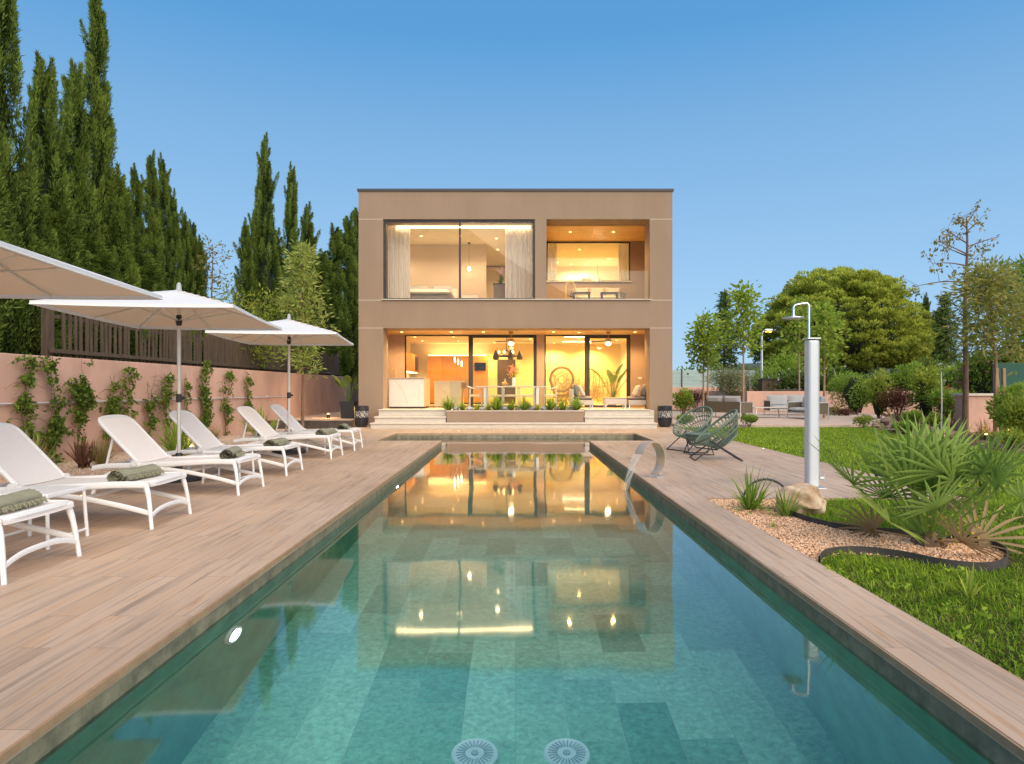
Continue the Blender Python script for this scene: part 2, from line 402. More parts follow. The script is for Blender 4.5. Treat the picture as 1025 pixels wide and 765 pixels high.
# ================================================================== SETTING
def rects(name, rs, z0, z1, m, kind='structure', bevel=0):
    b = MB()
    for x0, x1, y0, y1 in rs: b.box(x0, x1, y0, y1, z0, z1)
    o = b.build(name, m, bevel=bevel); setting(o, kind); return o
b = MB()
for x0, x1, y0, y1 in ((-700, -3.7, -60, 1400), (3.7, 700, -60, 1400), (-3.7, 3.7, -60, 1.0), (-3.7, 3.7, 18.7, 1400)):
    b.add([(x0,y0,-.07),(x1,y0,-.07),(x1,y1,-.07),(x0,y1,-.07)], [(0,1,2,3)])
setting(b.build('ground', m_terrain))
PXW = 1.7
rects('pool_deck', [(-5.8,-PXW,-3,15.7),(-5.8,-3.2,15.7,18.3),(-5.8,5.0,18.3,20.3),(-5.8,-4.31,20.3,22.0),(4.21,5.0,20.3,22.0),
                    (3.2,5.0,15.7,18.3),(2.09,5.0,7.5,15.7),(PXW,2.09,1.2,15.7),(-PXW,2.09,-3,1.2)], -.05, 0, m_deck)
# darker brown nosing of the coping, a real strip under the overhang
b = MB()
for x0, x1, y0, y1 in ((-PXW, -PXW+.012, 1.2, 15.7), (PXW-.012, PXW, 1.2, 15.7)):
    b.box(x0, x1, y0, y1, -.033, -.003)
b.box(-3.2, 3.2, 18.288, 18.3, -.033, -.003); b.box(-3.2, -3.188, 15.7, 18.288, -.033, -.003); b.box(3.188, 3.2, 15.7, 18.288, -.033, -.003)
setting(b.build('pool_coping', m_deckedge))
# pool basin
WZ = -.125; DEPTH = -1.42; SH = -.30; YS = 14.6
b = MB()
def wallq(x0, y0, x1, y1, zb):
    b.cur = 1; b.add([(x0,y0,-.17),(x1,y1,-.17),(x1,y1,-.05),(x0,y0,-.05)], [(0,1,2,3)])
    b.cur = 2; b.add([(x0,y0,zb),(x1,y1,zb),(x1,y1,-.17),(x0,y0,-.17)], [(0,1,2,3)])
b.cur = 0; b.add([(-PXW,1.2,DEPTH),(PXW,1.2,DEPTH),(PXW,YS,DEPTH),(-PXW,YS,DEPTH)], [(0,1,2,3)])
wallq(-PXW, 1.2, -PXW, YS, DEPTH); wallq(PXW, YS, PXW, 1.2, DEPTH); wallq(PXW, 1.2, -PXW, 1.2, DEPTH)
b.cur = 2; b.add([(-PXW,YS,DEPTH),(PXW,YS,DEPTH),(PXW,YS,SH),(-PXW,YS,SH)], [(0,1,2,3)])
b.cur = 3; b.add([(-PXW,YS,SH),(PXW,YS,SH),(PXW,15.7,SH),(-PXW,15.7,SH)], [(0,1,2,3)])
b.add([(-3.2,15.7,SH),(3.2,15.7,SH),(3.2,18.3,SH),(-3.2,18.3,SH)], [(0,1,2,3)])
wallq(-PXW, YS, -PXW, 15.7, SH); wallq(PXW, 15.7, PXW, YS, SH)
wallq(-PXW, 15.7, -3.2, 15.7, SH); wallq(3.2, 15.7, PXW, 15.7, SH)
wallq(-3.2, 15.7, -3.2, 18.3, SH); wallq(3.2, 18.3, 3.2, 15.7, SH); wallq(-3.2, 18.3, 3.2, 18.3, SH)
setting(b.build('pool_basin', [m_pooltile, m_waterline, m_poolwall, m_shelf]))
# water
m, nt, out = _new('pool_water'); m_water = m
g = N(nt, 'BsdfRefraction', Roughness=0.0, IOR=1.33); g.inputs['Color'].default_value = (.79, .962, .935, 1); gl = N(nt, 'BsdfGlossy', Roughness=0.045); fr = N(nt, 'Fresnel', IOR=1.33)
fm = N(nt, 'Math', _operation='MULTIPLY'); fm.use_clamp = True; L(nt, fr, 0, fm, 0); fm.inputs[1].default_value = 1.85
ms = N(nt, 'MixShader'); L(nt, fm, 0, ms, 0); nt.links.new(g.outputs[0], ms.inputs[1]); nt.links.new(gl.outputs[0], ms.inputs[2])
tc = N(nt, 'TexCoord'); mp = N(nt, 'Mapping'); mp.inputs['Scale'].default_value = (1.0, .55, 1); L(nt, tc, 'Object', mp, 0)
n1 = N(nt, 'TexNoise', Scale=1.35, Detail=2.0, Roughness=.4); L(nt, mp, 0, n1, 'Vector')
bp = N(nt, 'Bump', Strength=.22, Distance=.02); L(nt, n1, 'Fac', bp, 'Height'); L(nt, bp, 'Normal', g, 'Normal'); L(nt, bp, 'Normal', gl, 'Normal'); L(nt, bp, 'Normal', fr, 'Normal')
L(nt, ms, 0, out, 'Surface')
b = MB()
b.add([(-PXW,1.2,WZ),(PXW,1.2,WZ),(PXW,15.7,WZ),(3.2,15.7,WZ),(3.2,18.3,WZ),(-3.2,18.3,WZ),(-3.2,15.7,WZ),(-PXW,15.7,WZ)], [tuple(range(8))])
setting(b.build('water', m_water))
# main drains on the floor, two
def drain(x, y, label):
    t = thing('pool_drain', label, 'drain', (x, y, DEPTH), 0, 'round drains on the pool floor')
    b = MB(); b.lathe([(.002,.004),(.105,.004),(.118,.012),(.125,.004),(.125,0)][::-1], 28); b.build('cover', m_drain, t, smooth=True)
    b = MB()
    for k in range(26):
        a = 2*math.pi*k/26; c, s_ = math.cos(a), math.sin(a)
        b.obox((.075*c, .075*s_, .0125), (.05, .006, .004), Matrix.Rotation(a, 3, 'Z'))
    b.lathe([(.02,.008),(.02,.016),(.001,.016)], 12)
    b.build('grille', m_drainslot, t)
m_drain = mat('drain_plastic', (.62, .74, .80), .5, .02, bump=0); m_drainslot = mat('drain_slots', (.34, .44, .50), .6, .02, bump=0)
drain(-.215, 3.62, 'round white slotted drain on the pool floor, the left one of the pair')
drain(.27, 3.62, 'round white slotted drain on the pool floor, the right one of the pair')
def pool_light(y, label):
    t = thing('pool_light', label, 'pool light', (-PXW, y, -.56), 0, 'underwater lamps on the pool wall')
    b = MB(); rot = Matrix.Rotation(R(90), 4, 'Y')
    b.lathe([(.105,.002),(.105,.02),(.085,.03),(.08,.02)], 24); o = b.build('rim', m_white, t, smooth=True); o.rotation_euler = (0, R(90), 0)
    b = MB(); b.lathe([(.078,.015),(.06,.028),(.001,.034)], 24); o = b.build('lens', m_poollamp, t, smooth=True); o.rotation_euler = (0, R(90), 0)
pool_light(4.08, 'bright underwater lamp on the pool wall beneath the nearest loungers')
pool_light(9.66, 'small glowing underwater lamp on the pool wall farther along toward the house')

# gravel strip, left; raised ledge by the house
b = MB(); b.add([(-7.5,-3,-.012),(-5.8,-3,-.012),(-5.8,20.6,-.012),(-7.5,20.6,-.012)], [(0,1,2,3)])
setting(b.build('gravel_strip', m_gravel))
b = MB(); b.box(-7.5, -5.07, 20.6, 30, -.06, .22); setting(b.build('gravel_terrace', m_gravel))
b = MB(); b.box(-7.5, -4.9, 20.5, 20.597, -.06, .235); tag(b.build('terrace_kerb', mat('kerb_steel', (.06,.045,.035), .8, .3), bevel=.005), 'low dark edging that holds back the raised gravel beside the house', 'edging')
def pebbles(name, region, n, smin, smax, m, z, seed):
    rr = np.random.default_rng(seed)
    P = region(n, rr); n = len(P)
    base = np.array([(0,0,1),(1,0,0),(0,1,0),(-1,0,0),(0,-1,0),(0,0,-.4)], float)
    tri = np.array([(0,1,2),(0,2,3),(0,3,4),(0,4,1),(5,2,1),(5,3,2),(5,4,3),(5,1,4)])
    s = rr.uniform(smin, smax, (n,1,1)); jit = rr.uniform(.65, 1.25, (n,6,3))
    a = rr.uniform(0, 6.28, n); ca, sa = np.cos(a), np.sin(a)
    V = base[None]*jit*s*np.array([1,.8,.62])
    X = V[:,:,0]*ca[:,None]-V[:,:,1]*sa[:,None]; Y = V[:,:,0]*sa[:,None]+V[:,:,1]*ca[:,None]
    V = np.stack([X+P[:,0:1], Y+P[:,1:2], V[:,:,2]+z+rr.uniform(0,.006,(n,1))], 2).reshape(-1,3)
    F = (tri[None]+6*np.arange(n)[:,None,None]).reshape(-1,3)
    o = npmesh(name, V, F, m, tint=np.repeat(rr.uniform(0,1,n), 6)); return o
def rect_region(x0, x1, y0, y1):
    return lambda n, rr: np.stack([rr.uniform(x0,x1,n), y0+(y1-y0)*rr.uniform(0,1,n)**1.4], 1)
o = pebbles('gravel', rect_region(-7.4,-5.85,7,20.4), 7000, .008, .022, m_limestone, -.01, 3); setting(o, 'stuff', 'pale pinkish gravel between the deck and the pink wall')

# palm bed in the lawn
BED = [(2.11,7.46),(2.11,4.74),(2.28,4.97),(2.53,5.04),(2.76,4.91),(2.93,4.66),(3.14,4.57),(3.35,4.68),(3.52,4.88),(3.64,5.12),(3.62,5.38),(3.42,5.55),(3.12,5.68),(2.85,5.82),(2.68,6.15),(2.62,6.6),(2.85,7.0),(2.9,7.46)]
BEDA = np.array(BED)
def inbed(P, grow=0.0):
    x, y = P[:,0], P[:,1]; ins = np.zeros(len(P), bool); j = len(BEDA)-1
    c = BEDA.mean(0); B = BEDA + unit(BEDA-c)*grow
    for i in range(len(B)):
        xi, yi = B[i]; xj, yj = B[j]
        k = ((yi > y) != (yj > y)) & (x < (xj-xi)*(y-yi)/(yj-yi+1e-12)+xi); ins ^= k; j = i
    return ins
b = MB(); b.add([(x,y,-.024) for x,y in BED], [tuple(range(len(BED)))]); setting(b.build('gravel_bed', m_gravel))
def bed_region(n, rr):
    P = np.stack([rr.uniform(2.1,3.7,n), rr.uniform(4.5,7.5,n)], 1); return P[inbed(P)]
o = pebbles('gravel', bed_region, 22000, .006, .017, m_pebble, -.018, 5); setting(o, 'stuff', 'pinkish tan gravel in the palm bed')
edge = arc([(x,y,0) for x,y in BED[1:16]], 6)
b = MB(); Pr = []
for p in edge: Pr.append(p)
rows = [[],[],[],[]]
for i, p in enumerate(Pr):
    t = (Pr[min(i+1,len(Pr)-1)]-Pr[max(i-1,0)]).normalized(); nn = Vector((t.y,-t.x,0))
    rows[0].append(p+nn*.004+Vector((0,0,-.06))); rows[1].append(p+nn*.004+Vector((0,0,.036))); rows[2].append(p-nn*.004+Vector((0,0,.036))); rows[3].append(p-nn*.004+Vector((0,0,-.06)))
b.grid(rows); tag(b.build('bed_edging', mat('edging_metal', (.055,.048,.042), .7, .3), smooth=True), 'thin dark curved edging strip around the gravel bed of the palm', 'edging')
# lawn, soil of the planting bed at the back, patio
LAWN = [(2.09,-3),(60,-3),(60,10.5),(9.6,11.6),(9.3,12.8),(9.6,14.5),(10.2,16),(10.3,18.5),(11.0,21.0),(11.4,21.6),(5.0,21.6),(5.0,7.5),(2.09,7.5)]
b = MB(); b.add([(x,y,-.035) for x,y in LAWN], [tuple(range(len(LAWN)))]); setting(b.build('lawn', m_lawn))
b = MB(); b.add([(60,10.5,-.03),(60,60,-.03),(5.0,60,-.03),(5.0,21.6,-.03),(11.4,21.6,-.03),(11.0,21.0,-.03),(10.3,18.5,-.03),(10.2,16,-.03),(9.6,14.5,-.03),(9.3,12.8,-.03),(9.6,11.6,-.03)], [tuple(range(11))])
setting(b.build('planting_bed', m_soil))
PAT = [(5.07,21.6),(10.6,21.6),(11.3,21.9),(11.8,22.6),(12.6,24),(14.5,26.5),(16,30),(16,32.6),(8.6,32.6),(8.6,34),(5.07,34)]
b = MB(); n = len(PAT)
b.add([(x,y,-.06) for x,y in PAT]+[(x,y,.06) for x,y in PAT], [tuple(range(n,2*n))]+[(i,(i+1)%n,n+(i+1)%n,n+i) for i in range(n)])
setting(b.build('patio', m_patio, bevel=.012))
def lawn_pts(n, x0, x1, y0, y1, rr, p=1.0):
    P = np.stack([rr.uniform(x0,x1,n), y0+(y1-y0)*rr.uniform(0,1,n)**p], 1)
    ok = ~inbed(P, .03); ok &= ~((P[:,1] > 7.5) & (P[:,0] < 5.02)); ok &= P[:,0] > 2.10
    ok &= (P[:,0] < px(1045, P[:,1])+.2); ok &= (P[:,0]+P[:,1]*.0 < np.where(P[:,1] > 11.6, np.interp(P[:,1],[11.6,12.8,14.5,16,18.5,21,21.6],[9.6,9.3,9.6,10.2,10.3,11,11.4]), 99))
    return P[ok]
def blades(P, Ln, W, rr, z=-.035):
    n = len(P); a = rr.uniform(0, 6.283, n); lean = rr.uniform(.2, 1.25, n)
    u = np.stack([np.cos(a)*np.sin(lean), np.sin(a)*np.sin(lean), np.cos(lean)], 1)
    lean2 = lean+rr.uniform(.2,.9,n)
    u2 = np.stack([np.cos(a)*np.sin(lean2), np.sin(a)*np.sin(lean2), np.cos(lean2)], 1)
    s = np.stack([-np.sin(a), np.cos(a), np.zeros(n)], 1); Ln = Ln[:,None]; W = W[:,None]
    B = np.concatenate([P, np.full((n,1), z)], 1); M_ = B+u*Ln*.55; T = M_+u2*Ln*.45
    V = np.stack([B-s*W*.5, B+s*W*.5, M_+s*W*.42, M_-s*W*.42, T], 1).reshape(-1,3)
    i = 5*np.arange(n)[:,None]
    F = np.concatenate([i+np.array([0,1,2]), i+np.array([0,2,3]), i+np.array([3,2,4])], 0)
    return V, F
rr = np.random.default_rng(11)
Pn = lawn_pts(240000, 2.1, 9.0, 2.3, 8.0, rr, 1.0)
Pf = lawn_pts(110000, 2.1, 14, 8.0, 21.5, rr, 1.1)
def patch(P): return .5+.5*np.sin(P[:,0]*2.1+1.7*np.sin(P[:,1]*1.3))*np.cos(P[:,1]*1.9+np.sin(P[:,0]*2.7))
pn, pf = patch(Pn), patch(Pf)
keep = rr.uniform(0,1,len(Pn)) < .45+.55*pn; Pn = Pn[keep]; pn = pn[keep]
V1, F1 = blades(Pn, rr.uniform(.028,.075,len(Pn))*(.55+.7*pn), rr.uniform(.003,.0065,len(Pn)), rr)
V2, F2 = blades(Pf, rr.uniform(.04,.075,len(Pf)), rr.uniform(.010,.020,len(Pf)), rr)
hf = .5+.5*np.sin(Pn[:,0]*9+3*np.sin(Pn[:,1]*7))*np.sin(Pn[:,1]*11+2*np.sin(Pn[:,0]*6)); t1 = np.clip(rr.normal(.40,.22,len(Pn))+.25*(pn-.5)+.35*(hf-.5), 0, 1); t2 = np.clip(rr.normal(.62,.2,len(Pf))+.2*(pf-.5), 0, 1)
dry = np.concatenate([np.tile(rr.uniform(0,1,len(Pn)) < .03+.07*(pn < .3), 3), np.zeros(len(F2), bool)])
o = npmesh('grass', np.concatenate([V1,V2]), np.concatenate([F1,F2+len(V1)]), [m_grass, m_leaftan], midx=dry.astype(int), tint=np.repeat(np.concatenate([t1,t2]),5)); setting(o, 'stuff', 'short green lawn grass')
# broad leafed clover and weeds growing through the lawn
Pw = lawn_pts(420, 2.1, 7.5, 2.4, 8.0, rr, 1.0)
PP = np.repeat(Pw, 16, 0)+rr.normal(size=(len(Pw)*16,2))*.045; n = len(PP); a_ = rr.uniform(0,6.283,n)
o = leaves('clover', np.concatenate([PP, rr.uniform(-.03,.012,(n,1))], 1), np.stack([np.cos(a_),np.sin(a_),rr.uniform(.1,.9,n)],1), rr.uniform(.022,.05,n), rr.uniform(.012,.026,n), np.repeat(rr.uniform(.1,.9,len(Pw)),16)+rr.normal(size=n)*.1, m_grass, None, rr); setting(o, 'stuff', 'broad leafed clover and weeds in the lawn')
# hills far behind
b = MB()
for k, (x, y, rx, rz_) in enumerate(((20,520,120,19),(260,520,200,24),(-180,520,160,20),(-60,600,200,20))):
    b.blob((x,y,-4), (rx, 90, rz_), 12, k, .12)
setting(b.build('hills', mat('hill_forest', (.055,.075,.05), .95, .5, .06, 0), smooth=True))
# raised garden behind the left wall
b = MB(); b.box(-60, -7.72, 2, 60, -.05, 1.5); setting(b.build('raised_ground', m_soil))

# ================================================================== HOUSE
H0 = Vector((0, 26, 0))
house = thing('modern_house', 'brown rendered two storey cube house with big lit windows at the end of the pool', 'house', H0)
def hp(b, name, m, parent=None, bevel=0, label=None, smooth=False):
    if parent is None:
        o = b.build(name, m, house, bevel=bevel, label=label, smooth=smooth); o.location = -H0
    else:
        o = b.build(name, m, parent, bevel=bevel, label=label, smooth=smooth)
    return o
FY, FB = 22.0, 22.85
b = MB()
b.box(-5.06, -4.27, FY, FB, 0, 7.56); b.box(4.33, 5.06, FY, FB, 0, 7.56)
b.box(-4.27, 4.33, FY, FB, 3.15, 4.05); b.box(-4.27, 4.33, FY, FB, 6.66, 7.56); b.box(.63, 1.0, FY, FB, 4.05, 6.66)
b.box(-5.06, -4.82, FB, 31, 0, 7.56); b.box(4.82, 5.06, FB, 31, 0, 7.56); b.box(-4.82, 4.82, 30.8, 31, 0, 7.56)
wall = hp(b, 'wall', m_stucco)
for z in (3.15, 4.05, 6.66):
    for x0, x1 in ((-5.063, -4.275), (4.335, 5.063)):
        b = MB(); b.box(x0, x1, FY-.003, FY+.01, z-.008, z+.008); hp(b, 'control_joint', m_joint)
    b = MB(); b.box(5.055, 5.063, FY+.012, 30, z-.008, z+.008); hp(b, 'control_joint', m_joint)
b = MB(); b.box(-4.82, 4.82, FB, 30.8, 7.30, 7.55); b.cur = 1; b.box(-5.10, 5.10, FY-.04, 31.04, 7.562, 7.635)
hp(b, 'roof', [m_stucco, m_capm])
# slabs: ground slab, first floor slab
b = MB(); b.box(-4.26, 4.32, 21.26, FB, .02, .52); b.box(-4.815, 4.815, FB, 30.79, .02, .518); hp(b, 'terrace_slab', m_floorin)
b = MB(); b.box(-4.815, 4.815, FB+.002, 30.79, 3.30, 4.045); hp(b, 'floor_slab', m_cream)
b = MB(); b.box(-4.815, 4.815, FB+.002, 24.5, 3.14, 3.296); hp(b, 'terrace_ceiling', m_woodceil)
b = MB(); b.box(-4.815, 4.815, 24.7, 30.79, 3.20, 3.297); hp(b, 'room_ceiling', m_cream)
# entrance steps
b = MB()
b.box(-4.31, 4.21, 20.3, 20.76, .0, .135); b.box(-4.33, 4.23, 20.27, 20.78, .137, .172)
for x0, x1 in ((-4.29,-2.13),(2.11,4.19)):
    b.box(x0, x1, 20.78, 21.2, .0, .305); b.box(x0-.015, x1+.015, 20.73, 21.22, .307, .345)
    b.box(x0+.04, x1-.04, 21.2, 21.6, .346, .519); b.box(x0+.02, x1-.01, 21.15, 22.2, .521, .545)
hp(b, 'entrance_steps', m_stone, bevel=.006)
b = MB(); b.box(-2.10, 2.08, 20.80, 21.0, .173, .50); b.box(-2.10, -1.95, 21.0, 21.75, .173, .50); b.box(1.93, 2.08, 21.0, 21.75, .173, .50); b.box(-2.10, 2.08, 21.75, 21.85, .173, .50)
b.cur = 1; b.box(-2.115, 2.095, 20.78, 21.02, .502, .525)
b.cur = 2; b.box(-1.95, 1.93, 21.0, 21.75, .3, .53)
hp(b, 'planter_wall', [m_stucco, m_stone, m_soil])
# recess back walls, ground floor
m_recess = mat('recess_render', (.40,.27,.19), .9, .05, 3, .2, 200)
for x0, x1 in ((-4.815,-3.98),(.76,1.04),(4.13,4.815)): b = MB(); b.box(x0, x1, 24.5, 24.68, .52, 3.139); hp(b, 'recess_wall', m_recess)
# interior rooms
b = MB()
b.box(-4.815, -4.70, 24.69, 30.79, .52, 3.2); b.box(4.70, 4.815, 24.69, 30.79, .52, 3.2); b.box(-4.70, -1.2, 30.60, 30.79, .52, 3.2)
b.box(-4.815, .62, 30.60, 30.79, 4.05, 6.66); b.box(-4.815, -4.74, FB+.01, 30.6, 4.05, 6.66)
b.box(1.0, 4.8, 30.3, 30.5, 4.05, 6.66); b.box(4.72, 4.815, 25.45, 30.3, 4.05, 6.66)
hp(b, 'room_wall', m_cream)
b = MB(); b.box(-1.2, -.82, 30.60, 30.78, .52, 3.2); b.box(0.0, 4.7, 30.60, 30.78, .52, 3.2); b.box(-.82, 0, 30.60, 30.78, 2.5, 3.2)
hp(b, 'dining_wall', m_yellow)
b = MB(); b.box(-.82, 0, 30.65, 30.7, .52, 2.5); hp(b, 'inner_door', mat('dark_wood_door', (.075,.045,.02), .5, .2))
b = MB(); b.box(.64, .99, FB+.01, 30.79, 4.05, 6.66); hp(b, 'partition', m_cream)
b = MB(); b.box(-4.815, .64, FB+.002, 30.79, 6.70, 7.29); b.box(.99, 4.815, 25.4, 30.79, 6.62, 7.29); hp(b, 'upper_ceiling', m_cream)
b = MB(); b.box(1.0, 4.815, FB+.002, 25.4, 6.64, 6.9); hp(b, 'balcony_ceiling', m_woodceil)
b = MB(); b.box(1.0, 1.14, 25.2, 25.4, 4.05, 6.64); b.box(4.25, 4.815, 25.2, 25.4, 4.05, 6.64); b.box(1.14, 4.25, 25.2, 25.4, 4.05, 5.13)
hp(b, 'balcony_wall', mat('balcony_render', (.34,.22,.15), .9, .05, 3, .2, 200))
b = MB(); b.box(1.13, 4.27, 25.12, 25.36, 5.132, 5.165); hp(b, 'balcony_sill', m_stone)
b = MB(); b.box(-4.31, 4.37, FY-.06, FY+.22, 4.052, 4.082); hp(b, 'window_ledge', m_stone, bevel=.004)
# windows: frame > pane
def window(x0, x1, z0, z1, y, name, fr=.06, depth=.09, mull=(), label=None, panes=True):
    b = MB()
    b.box(x0, x0+fr, y, y+depth, z0, z1); b.box(x1-fr, x1, y, y+depth, z0, z1)
    b.box(x0+fr, x1-fr, y, y+depth, z1-fr, z1); b.box(x0+fr, x1-fr, y, y+depth, z0, z0+fr*.6)
    for mx in mull: b.box(mx-.03, mx+.03, y, y+depth, z0+fr*.6, z1-fr)
    f = hp(b, name, m_frame, bevel=.004, label=label)
    xs = [x0+fr]+[v for mx in mull for v in (mx-.03, mx+.03)]+[x1-fr]
    for i in range(0, len(xs), 2):
        b = MB(); b.box(xs[i], xs[i+1], y+depth*.45, y+depth*.45+.012, z0+fr*.6, z1-fr); hp(b, 'pane', m_glass, f)
    return f
window(-4.25, .62, 4.085, 6.655, FY+.06, 'bedroom_window', .07, .1, (-1.80,))
window(1.14, 4.25, 5.167, 6.635, 25.24, 'balcony_window', .05)
window(-3.98, -1.64, .522, 3.136, 24.52, 'sliding_door', .05)
window(-1.638, .758, .522, 3.136, 24.52, 'sliding_door', .11)
window(1.042, 2.54, .522, 3.136, 24.52, 'sliding_door', .05)
window(2.542, 4.128, .522, 3.136, 24.52, 'sliding_door', .13)
b = MB(); b.box(1.01, 4.325, FY+.12, FY+.135, 4.085, 5.02); hp(b, 'glass_railing', m_rail_glass)
b = MB(); b.box(-2.10, 2.08, 21.79, 21.803, .505, 1.52); hp(b, 'glass_railing', m_rail_glass)
b = MB(); b.box(-4.0, .5, FB+.04, FB+.10, 6.60, 6.64); hp(b, 'led_strip', m_led)
b = MB(); b.obox((4.47, 24.49, 1.57), (.14, .012, .08)); hp(b, 'light_switch', m_white, bevel=.004)
# recessed downlights
def downlight(x, y, z, e=14., r=.045, c=(1, .65, .245)):
    b = MB(); b.lathe([(r, 0), (r, .012), (.001, .012)][::-1], 12, (x, y, z-.012)); o = hp(b, 'downlight', m_lampwarm)
    l = bpy.data.lights.new('downlight_lamp', 'SPOT'); l.energy = e; l.color = c; l.spot_size = R(150); l.spot_blend = .6; l.shadow_soft_size = .05
    lo = bpy.data.objects.new('downlight_lamp', l); C.objects.link(lo); lo.location = (x, y, z-.03)
DL = 360
for x, y in ((-3.9,23.4),(-2.2,23.4),(-1.1,23.4),(1.3,23.4),(2.2,23.6),(4.1,23.4)): downlight(x, y, 3.14, 260)
for x, y in ((-3.9,26.5),(-2.4,26.5),(-2.4,28.6),(-3.9,28.6),(-.9,29.6),(1.7,29.9),(3.3,29.9),(4.2,28.3),(.6,27.5),(2.5,27)): downlight(x, y, 3.2, DL if x > -1.5 else DL*.42)
for x, y in ((1.9,23.7),(3.4,23.7)): downlight(x, y, 6.64, 240)
for x, y in ((1.8,29.3),(2.45,29.8),(3.05,29.8),(3.9,28.5),(2.5,26.6)): downlight(x, y, 6.62, 170)
for x, y in ((-3.4,24.6),(-2.0,24.6),(-.7,25),(-.7,27),(-.4,29)): downlight(x, y, 6.70, 120, c=(1, .70, .42))
def room_light(x, y, z, e, r=.25, c=(1,.66,.32)):
    l = bpy.data.lights.new('room_lamp', 'POINT'); l.energy = e; l.color = c; l.shadow_soft_size = r
    lo = bpy.data.objects.new('room_lamp', l); C.objects.link(lo); lo.location = (x, y, z)
m_panel = glow('ceiling_led', (1, .70, .36), 10)
for x0, x1, y0, y1, z in ((1.9,2.9,26.3,26.42,3.2),(2.0,3.2,28.9,29.05,3.2)):
    b = MB(); b.box(x0, x1, y0, y1, z-.02, z-.002); hp(b, 'ceiling_led_bar', m_panel)
# ================================================================== INSIDE AND ON THE TERRACE
def one(b, name, m, label, cat, group=None, smooth=False, bevel=0, loc=None, rz=0):
    o = b.build(name, m, smooth=smooth, bevel=bevel, loc=loc); o.rotation_euler[2] = rz
    return tag(o, label, cat, group)
# bar counter on the terrace
t = thing('bar_counter', 'white marbled outdoor bar counter with brown veins, at the top of the steps', 'counter', (-3.66, 23.6, .518))
b = MB(); b.box(-.60, .58, -.66, .84, .07, 1.005); b.build('cabinet', m_marble, t, bevel=.004)
b = MB(); b.box(-.60, .60, -.70, .86, 1.007, 1.045); b.build('worktop', mat('worktop_stone', (.36,.29,.22), .4, .15, 8), t, bevel=.004)
b = MB(); b.box(-.57, .55, -.62, .8, .002, .068); b.build('plinth', m_oldwood, t)
b = MB(); b.tube(arc([(-.42,-.664,.95),(-.25,-.664,.78),(-.08,-.664,.52),(.02,-.664,.15)], 6), .006, 5)
b.build('vein', m_vein, t)
b = MB(); b.box(.578, .60, -.64, .84, .07, 1.004); b.build('side_panel', mat('side_lit_orange', (.55,.36,.22), .5, .08), t)  # orange of the lit side face put into the panel colour
t = thing('tap', 'slim gold swan neck tap at the end of the bar counter', 'tap', (-4.12, 23.5, 1.565))
b = MB(); b.lathe([(.028,0),(.028,.02),(.014,.03)], 12); b.build('base', m_rattan, t, smooth=True)
b = MB(); b.tube(arc([(0,0,0),(0,0,.26),(-.03,0,.33),(-.09,0,.34),(-.13,0,.29)], 5), .012, 8); b.build('spout', mat('brass', (.75,.5,.2), .3, .05, metal=.9), t, smooth=True)
# kitchen
t = thing('kitchen_island', 'pale stone kitchen island seen through the left sliding door', 'kitchen island', (-2.65, 26.9, .518))
b = MB(); b.box(-.5, .5, -.45, 1.5, .0, .92); b.build('base', m_marble, t, bevel=.004)
b = MB(); b.box(-.52, .62, -.47, 1.52, .922, .97); b.build('worktop', m_marble, t, bevel=.004)
b = MB(); b.tube(arc([(-.3,-.452,.75),(-.05,-.452,.5),(.2,-.452,.35),(.42,-.452,.2)], 5), .005, 5); b.build('vein', m_vein, t)
t = thing('bar_stool', 'light wooden bar stool tucked beside the kitchen island', 'stool', (-1.95, 27.2, .518))
b = MB()
for sx in (-1,1):
    for sy in (-1,1):
        b = MB(); b.tube([(sx*.19,sy*.19,0),(sx*.14,sy*.14,.68)], .016, 6); b.build('leg', m_rattan, t, smooth=True)
b = MB(); b.box(-.19,.19,-.19,.19,.68,.72); b.build('seat', m_rattan, t, bevel=.01)
b = MB(); b.box(-.19,.19,.15,.18,.72,.98); b.build('backrest', m_rattan, t, bevel=.01)
t = thing('kitchen_cabinets', 'tall oak kitchen cabinets along the back wall of the kitchen', 'cabinets', (-2.6, 30.3, .518))
for k in range(4):
    b = MB(); x = -1.28+k*.665; b.box(x, x+.66, -.35, .29, .06, 2.1); b.build('door', m_cab, t, bevel=.004)
b = MB(); b.box(-1.28, 1.37, -.33, .29, 0, .058); b.build('plinth', m_frame, t)
t = thing('wall_cupboards', 'oak wall cupboards with lit underside over the kitchen counter', 'cupboards', (-4.4, 28.2, 1.9))
b = MB(); b.box(-.28, .12, -2.2, 2.0, 0, .75); b.build('body', m_cab, t, bevel=.004)
b = MB(); b.box(-.2, .08, -2.1, 1.9, -.03, -.004); b.build('light_strip', glow('counter_led', (1,.72,.38), 5), t)
b = MB(); b.box(.125, .13, .9, 1.6, .08, .68); b.build('open_shelf', m_frame, t)
t = thing('kitchen_counter', 'kitchen base units with worktop under the oak cupboards', 'counter', (-4.35, 28.2, .518))
b = MB(); b.box(-.33, .25, -2.2, 2.0, .0, .88); b.build('base', m_cab, t, bevel=.004)
b = MB(); b.box(-.33, .28, -2.22, 2.02, .882, .92); b.build('worktop', m_marble, t)
b = MB()
for x, y, z0, z1 in ((-4.3,29.4,0,.16),(-4.25,29.7,0,.24),(-4.32,30.0,0,.12)):
    pass
